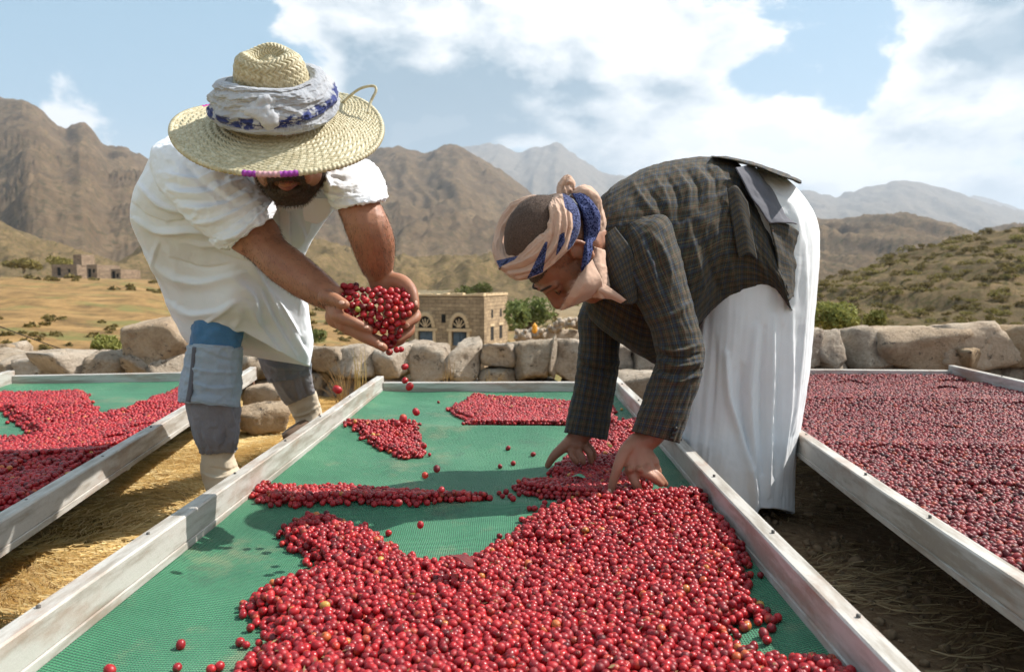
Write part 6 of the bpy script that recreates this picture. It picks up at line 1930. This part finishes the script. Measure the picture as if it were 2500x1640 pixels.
# hair stubble over the crown, brow, eye
v2, n2_ = mesh_np(me2)
lc = ((v2 - head2) @ A2.T) / K2
cap_ = (lc[:, 2] > .05) & (np.linalg.norm(lc - np.array([0, -.016, .045]), axis=1) < .115)
side_ = (lc[:, 0] > .045) & (lc[:, 1] < .045) & (lc[:, 1] > -.10) & (lc[:, 2] > -.035) & (lc[:, 2] < .05) & (np.abs(lc[:, 0]) < .10) & ~((lc[:, 1] < .012) & (lc[:, 1] > -.032) & (lc[:, 2] < .036))
side_ |= (lc[:, 0] < -.045) & (lc[:, 1] < .045) & (lc[:, 1] > -.10) & (lc[:, 2] > -.035) & (lc[:, 2] < .05) & (lc[:, 0] > -.10) & ~((lc[:, 1] < .012) & (lc[:, 1] > -.032) & (lc[:, 2] < .036))
ci = rr.choice(np.where(cap_)[0], 9000); si = rr.choice(np.where(side_)[0], 3000) if side_.any() else ci[:0]
fi = np.array([p_.vertices[:] for p_ in me2.polygons if len(p_.vertices) == 4])
okv = cap_
fi = fi[okv[fi].all(1)]
uq, inv = np.unique(fi, return_inverse=True)
mesh('cropped_hair', v2[uq] + n2_[uq] * (.0016 + .0007 * fbm(v2[uq] * 300, 2, .6, 3))[:, None], inv.reshape(-1, 4), MATS['hair_grey'], b2o)
strands('hair_ends', b2o, v2[ci], n2_[ci] * .6, .0065, .0003, (.35, 0, .1), 31, 'hair_grizzled')
if len(si):
    strands('hair_ends', b2o, v2[si], n2_[si] * .6, .006, .0003, (.3, 0, -.2), 33, 'hair_grizzled')
be = (np.abs(lc[:, 0]) > .03) & (lc[:, 2] < -.03) & (lc[:, 2] > -.11) & (lc[:, 1] > -.02) & (lc[:, 1] < .075)
if be.any():
    bi = rr.choice(np.where(be)[0], 2600)
    strands('stubble', b2o, v2[bi], n2_[bi], .0035, .00016, (0, 0, 0), 32, 'hair_grey')
for s in (-1, 1):
    tb = lambda q_: head2 + np.asarray(q_) * K2 @ A2
    v, f = tube(crm([tb((s * .012, .1040, .030)), tb((s * .030, .1035, .036)), tb((s * .052, .0855, .027))], 14), np.array([.0015] + [.0030] * 12 + [.001]), 7)
    mesh('eyebrow', v, f, MATS['hair_dark'], b2o)
    v, f = tube(crm([tb((s * .018, .0955, -.003)), tb((s * .031, .0975, -.0065)), tb((s * .045, .090, -.002))], 12), .0016, 6)
    mesh('eyelashes', v, f, MATS['hair_dark'], b2o)
for o in parts2:
    o.parent = p2; o.location = Vector(o.location) - p2.location
# ================================================================== DETAILS
# ---- cherries held in the cupped hands
hr = np.random.default_rng(12)
outl = np.array([(772, 680), (800, 664), (818, 660), (845, 668), (870, 672), (905, 674), (935, 672), (950, 690), (957, 712), (948, 735), (938, 752), (930, 775), (920, 795), (906, 806), (893, 792), (872, 778), (852, 762), (828, 752), (808, 738), (800, 718), (806, 704), (790, 694)], float)
held = []


def pile_depth(x, y):
    """front of the pile: bulges towards the viewer in the middle, falls back to the hands at the top"""
    k = ((x - 868) / 95) ** 2 + ((y - 735) / 78) ** 2
    return 1.735 - .040 * np.clip(1 - k, 0, 1) + .0006 * np.clip(710 - y, 0, 60)


tries = np.column_stack([hr.uniform(765, 962, 9000), hr.uniform(655, 812, 9000)])
tries = tries[inside(outl, tries)]
for layer, lim in ((0, 78), (1, 40)):
    n0 = len(held)
    for x, y in tries[hr.permutation(len(tries))]:
        c = Q(x, y, pile_depth(x, y) + layer * .0125 + hr.normal(0, .002))
        if all(np.linalg.norm(c - h) > CR * (1.88 if layer == 0 else 1.75) for h in held):
            held.append(c)
        if len(held) - n0 >= lim:
            break
held = np.array(held)
for k, c in enumerate(held):
    cherry(c, 'red cherry heaped in the cupped hands of the pouring man', 'cherries held in the cupped hands', hr.uniform(.93, 1.14))
gm = CH[1].copy(); gm.materials.clear()
simple('unripe_green', (0.34, 0.38, 0.08), (0.28, 0.30, 0.06), 90, .3, .1, .001)
gm.materials.append(MATS['unripe_green'])
cherry(Q(832, 719, pile_depth(832, 719) - .008), 'single yellow green unripe cherry among the red ones in the hands', None, .95, gm)

# ---- cherries in the air, below the hands
for x, y, dd, s in ((905, 818, 1.715, 1.1), (922, 813, 1.72, .95), (932, 812, 1.725, .95), (941, 852, 1.72, 1.0), (941, 884, 1.72, 1.0), (952, 898, 1.70, 1.15), (985, 1036, 1.78, 1.0), (924, 984, 1.62, 1.05), (967, 957, 1.60, 1.1), (937, 972, 1.58, 1.12),
                    (1015, 1089, 1.60, 1.0), (988, 1104, 1.60, 1.0), (1026, 1138, 1.62, .95), (977, 1219, 1.52, 1.0), (926, 1168, 1.55, 1.05), (784, 905, 1.55, 1.15)):
    w_ = 'just below the fingertips of the cupped hands' if y < 820 else ('in front of the far end rail of the central bed' if y < 1000 else 'just above the net in front of the cherry ridge')
    if x < 800:
        w_ = 'alone beside the dry grass left of the far bed corner'
    cherry(Q(x, y, dd), 'red cherry in mid fall ' + w_, 'cherries in mid fall ' + w_, s)
# ---- stray cherries on the net
stray = [(981, 912), (1019, 934), (1181, 1041), (1239, 1055), (1162, 1083), (1193, 1076), (1160, 1145), (1176, 1142), (1168, 1152), (1186, 1152), (1192, 1158), (1230, 1182), (1242, 1182), (1070, 1144), (1056, 1150), (1266, 1170), (1300, 1168),
         (420, 1497), (412, 1550), (255, 1556), (490, 1554), (558, 1491), (582, 1458), (596, 1446), (612, 1450), (1798, 1440), (1808, 1434), (1782, 1486), (903, 1238), (1345, 1172), (1082, 975), (1128, 958)]
for x, y in stray:
    px, py = S(x, y)
    z = NET_Z
    for _ in range(6):
        q = PZ(px, py, z + CR); l = bedC.loc(q[None, :2])[0]; z = float(bedC.net(np.array([l[0]]), np.array([l[1]]))[0])
    w_ = ('near the front left rail' if x < 620 else 'by the front right rail') if y > 1400 else ('between the cherry ridge and the stooping man' if y > 1100 else ('by the shadow of the far hand' if y > 1000 else 'towards the far end rail'))
    cherry((q[0], q[1], z + CR * .97), 'stray red cherry on the green net ' + w_, 'stray cherries ' + w_)
for x, y in ((398, 1044), (1190, 1385), (640, 1085), (300, 1345), (1930, 1388)):
    q = PZ(*S(x, y), .012)
    cherry((q[0], q[1], float(land_z(q[:1], q[1:2])[0]) + CR), 'dropped cherry lying on the straw between the beds', 'cherries dropped on the ground')


# ---- leaves
def leaf(c, size, ang, label, mt, tilt=(0.3, 0.2)):
    u = np.linspace(0, 1, 15)[:, None]; s = np.linspace(-1, 1, 7)[None, :]
    wd = .42 * np.sin(np.pi * u ** .8) ** .9 * (1 + .07 * np.sin(u * 40))
    v = np.stack([s * wd, u - .5 + 0 * s, .16 * np.abs(s) * wd + .10 * np.sin(u * 3.1) + .02 * np.sin(9 * u + 3 * s)], -1).reshape(-1, 3) * size
    o = mesh('leaf', v, grid_faces(15, 7), MATS[mt]); o.location = c; o.rotation_euler = (tilt[0], tilt[1], ang)
    md = o.modifiers.new('t', 'SOLIDIFY'); md.thickness = .0006
    tag(o, label, 'leaf')
    return o


simple('leaf_maroon', (0.10, 0.012, 0.016), (0.16, 0.02, 0.02), 60, .5, .4, .002)
simple('leaf_lemon', (0.62, 0.52, 0.03), (0.40, 0.40, 0.04), 60, .5, .4, .002)
simple('leaf_pale', (0.16, 0.42, 0.26), (0.12, 0.34, 0.2), 60, .5, .4, .002)
q = PZ(*S(1072, 1316), NET_Z + .012); leaf((q[0], q[1], NET_Z + .022), .055, 1.2, 'dark maroon dried leaf lying on the front heap', 'leaf_maroon')
q = PZ(*S(1416, 1046), NET_Z + .022); leaf((q[0], q[1], NET_Z + .036), .022, .5, 'small yellow leaf between the two hands on the cherries', 'leaf_lemon')
q = PZ(*S(1345, 1112), NET_Z + .004); leaf((q[0], q[1], NET_Z + .008), .040, 1.3, 'pale green leaf on the net by the cherries under the far hand', 'leaf_pale', (.05, .05))


# ---- straw and stalks on the ground
def straw_mass(name, n, xr, yr, lmin, lmax, wd, seed, mt, label, keep=None, lift=.02, wave=0):
    r = np.random.default_rng(seed)
    c = np.column_stack([r.uniform(*xr, n), r.uniform(*yr, n)])
    if keep is not None:
        c = c[keep(c, r)]
    n = len(c)
    # locally combed directions
    ang = 1.3 * vnoise(np.column_stack([c * 2.2, np.zeros(n)]), seed) * np.pi + r.normal(0, .55, n) + .2
    L = r.uniform(lmin, lmax, n) * r.uniform(.5, 1, n); W_ = wd * r.uniform(.6, 1.3, n)
    dx = np.column_stack([np.cos(ang), np.sin(ang)]); nx = np.column_stack([-dx[:, 1], dx[:, 0]])
    z0 = land_z(c[:, 0], c[:, 1]) + r.uniform(.001, lift, n)
    ks = np.linspace(-.5, .5, 4); bend = r.normal(0, .12, n)
    rows = []
    for k in ks:
        m_ = c + dx * (L * k)[:, None] + nx * (L * bend * (k * k * 4))[:, None]
        zz_ = z0 + L * r.normal(0, .05, n) * k + .006 * np.abs(k)
        for s in (-1, 1):
            rows.append(np.column_stack([m_ + nx * (W_ * s / 2)[:, None], zz_ + s * W_ * .3]))
    v = np.stack(rows, 1).reshape(-1, 3)
    b = np.arange(n)[:, None, None] * 8 + np.arange(3)[None, :, None] * 2 + np.array([0, 1, 3, 2])[None, None, :]
    return tag(mesh(name, v, b.reshape(-1, 4), MATS[mt], smooth=False), label, kind='stuff')


leaf_mat('straw_gold', (0.50, 0.32, 0.12), (0.72, 0.51, 0.23), (0.84, 0.68, 0.39))
leaf_mat('straw_dull', (0.24, 0.155, 0.08), (0.38, 0.26, 0.14), (0.55, 0.41, 0.24))


def kl(c, r):
    rail = -1.046 - (c[:, 1] - 1.56) * .159
    return (c[:, 0] > rail - .25) & (c[:, 0] < -.62) | (c[:, 1] > 3.9)


straw_mass('straw_litter', 30000, (-1.9, -.6), (1.0, 4.7), .03, .15, .0026, 3, 'straw_gold', 'loose golden straw strewn on the ground between the left and central beds', kl, .022)
straw_mass('straw_litter', 5200, (.45, 1.15), (.8, 4.7), .04, .16, .0022, 4, 'straw_dull', 'thin dull stalks strewn on the dark soil between the central and right beds', lambda c, r: vnoise(np.column_stack([c * 3.1, np.zeros(len(c))]), 8) > -.25, .012)

# clods and pebbles on the dark soil
r = np.random.default_rng(31); vs, fs, k = [], [], 0
iv, if_ = ico(1)
for _ in range(900):
    x, y = r.uniform(.5, 1.1), r.uniform(.9, 3.6); s = abs(r.normal(0, .006)) + .0025
    v = iv * s * r.uniform(.6, 1.2, 3) + r.normal(0, s * .12, iv.shape) + np.array([x, y, float(land_z(np.array([x]), np.array([y]))[0]) + s * .3])
    vs.append(v); fs.append(np.array(if_) + k); k += len(v)
simple('clod', (0.26, 0.175, 0.105), (0.17, 0.11, 0.065), 60, .95, .4)
tag(mesh('soil_clods', np.vstack(vs), np.vstack(fs), MATS['clod'], smooth=False), 'small clods and pebbles on the dark soil by the robe hem', kind='stuff')


# ---- dry grass by the wall
def tuft(c, n, h, spread, seed, label, lean=(0, 0)):
    r = np.random.default_rng(seed); vs = []
    for _ in range(n):
        a = r.uniform(0, 6.28); s = spread * r.uniform(.3, 1); hh_ = h * r.uniform(.45, 1.1)
        b = np.array([r.normal(0, .02), r.normal(0, .015), 0]); tip = b + np.array([math.cos(a) * s + lean[0], math.sin(a) * s * .5 + lean[1], hh_])
        mid = (b + tip) / 2 + np.array([0, 0, hh_ * .14]); sd = np.array([.0016, 0, 0])
        vs.append(np.array([b - sd, b + sd, mid + sd, mid - sd, tip + sd * .3, tip - sd * .3]))
    v = np.vstack(vs); kk = np.arange(n)[:, None, None] * 6 + np.array([[0, 1, 2, 3], [3, 2, 4, 5]])[None]
    o = mesh('grass_tuft', v, kk.reshape(-1, 4), MATS['dry_grass'], smooth=False); o.location = c
    return tag(o, label, 'grass')


def gz(px, py, d_):
    q = P(px, py, d_); return (q[0], d_, float(land_z(np.array([q[0]]), np.array([d_]))[0]))


tuft(gz(840, 960, 4.5), 46, .26, .14, 1, 'dry straw coloured grass tuft between the back foot and the far bed corner', (-.03, 0))
tuft(gz(885, 950, 4.55), 16, .34, .05, 2, 'few tall dry stalks against the wall left of the far bed corner')
tuft(gz(1095, 950, 4.6), 10, .30, .04, 3, 'thin dry stalks in the wall gap behind the far end of the central bed')
tuft(gz(1195, 950, 4.6), 22, .20, .09, 4, 'small dry grass tuft at the wall foot behind the central bed', (.04, 0))
tuft(gz(120, 940, 4.35), 20, .14, .08, 5, 'short dry grass at the wall foot behind the left bed')

# ---- small orange container left by the rubble wall
jar = Clay()
c = P(1305, 806, 23.2)
jar.limb([c + np.array([0, 0, -.02]), c + np.array([0, 0, .12])], [.085, .075]); jar.limb([c + np.array([0, 0, .12]), c + np.array([0, 0, .20])], [.04, .03])
tag(obj('plastic_jug', jar.fuse('plastic_jug', .012, 2), MATS['orange_plastic']), 'small orange plastic jug standing on the rubble wall', 'jug')

# ---- crumbs of dry leaf and stalk among the cherries
r = np.random.default_rng(41)
tops = ptsA[(layA >= 1)]
pk_ = tops[r.choice(len(tops), 420)] + np.column_stack([r.normal(0, .004, (420, 2)), r.uniform(.006, .0095, 420)])
a_ = r.uniform(0, 6.28, 420); L_ = r.uniform(.002, .007, 420); W2_ = r.uniform(.0006, .0026, 420)
dx_ = np.column_stack([np.cos(a_), np.sin(a_), r.normal(0, .3, 420)]) * L_[:, None]; nx_ = np.column_stack([-np.sin(a_), np.cos(a_), r.normal(0, .3, 420)]) * W2_[:, None]
v = np.stack([pk_ - dx_, pk_ - nx_, pk_ + dx_, pk_ + nx_], 1).reshape(-1, 3)
leaf_mat('leaf_crumb', (0.10, 0.05, 0.025), (0.24, 0.15, 0.07), (0.42, 0.34, 0.16))
tag(mesh('leaf_crumbs', v, np.arange(len(v)).reshape(-1, 4), MATS['leaf_crumb'], smooth=False), 'tiny crumbs of dry leaf and stalk among the front cherries', kind='stuff')
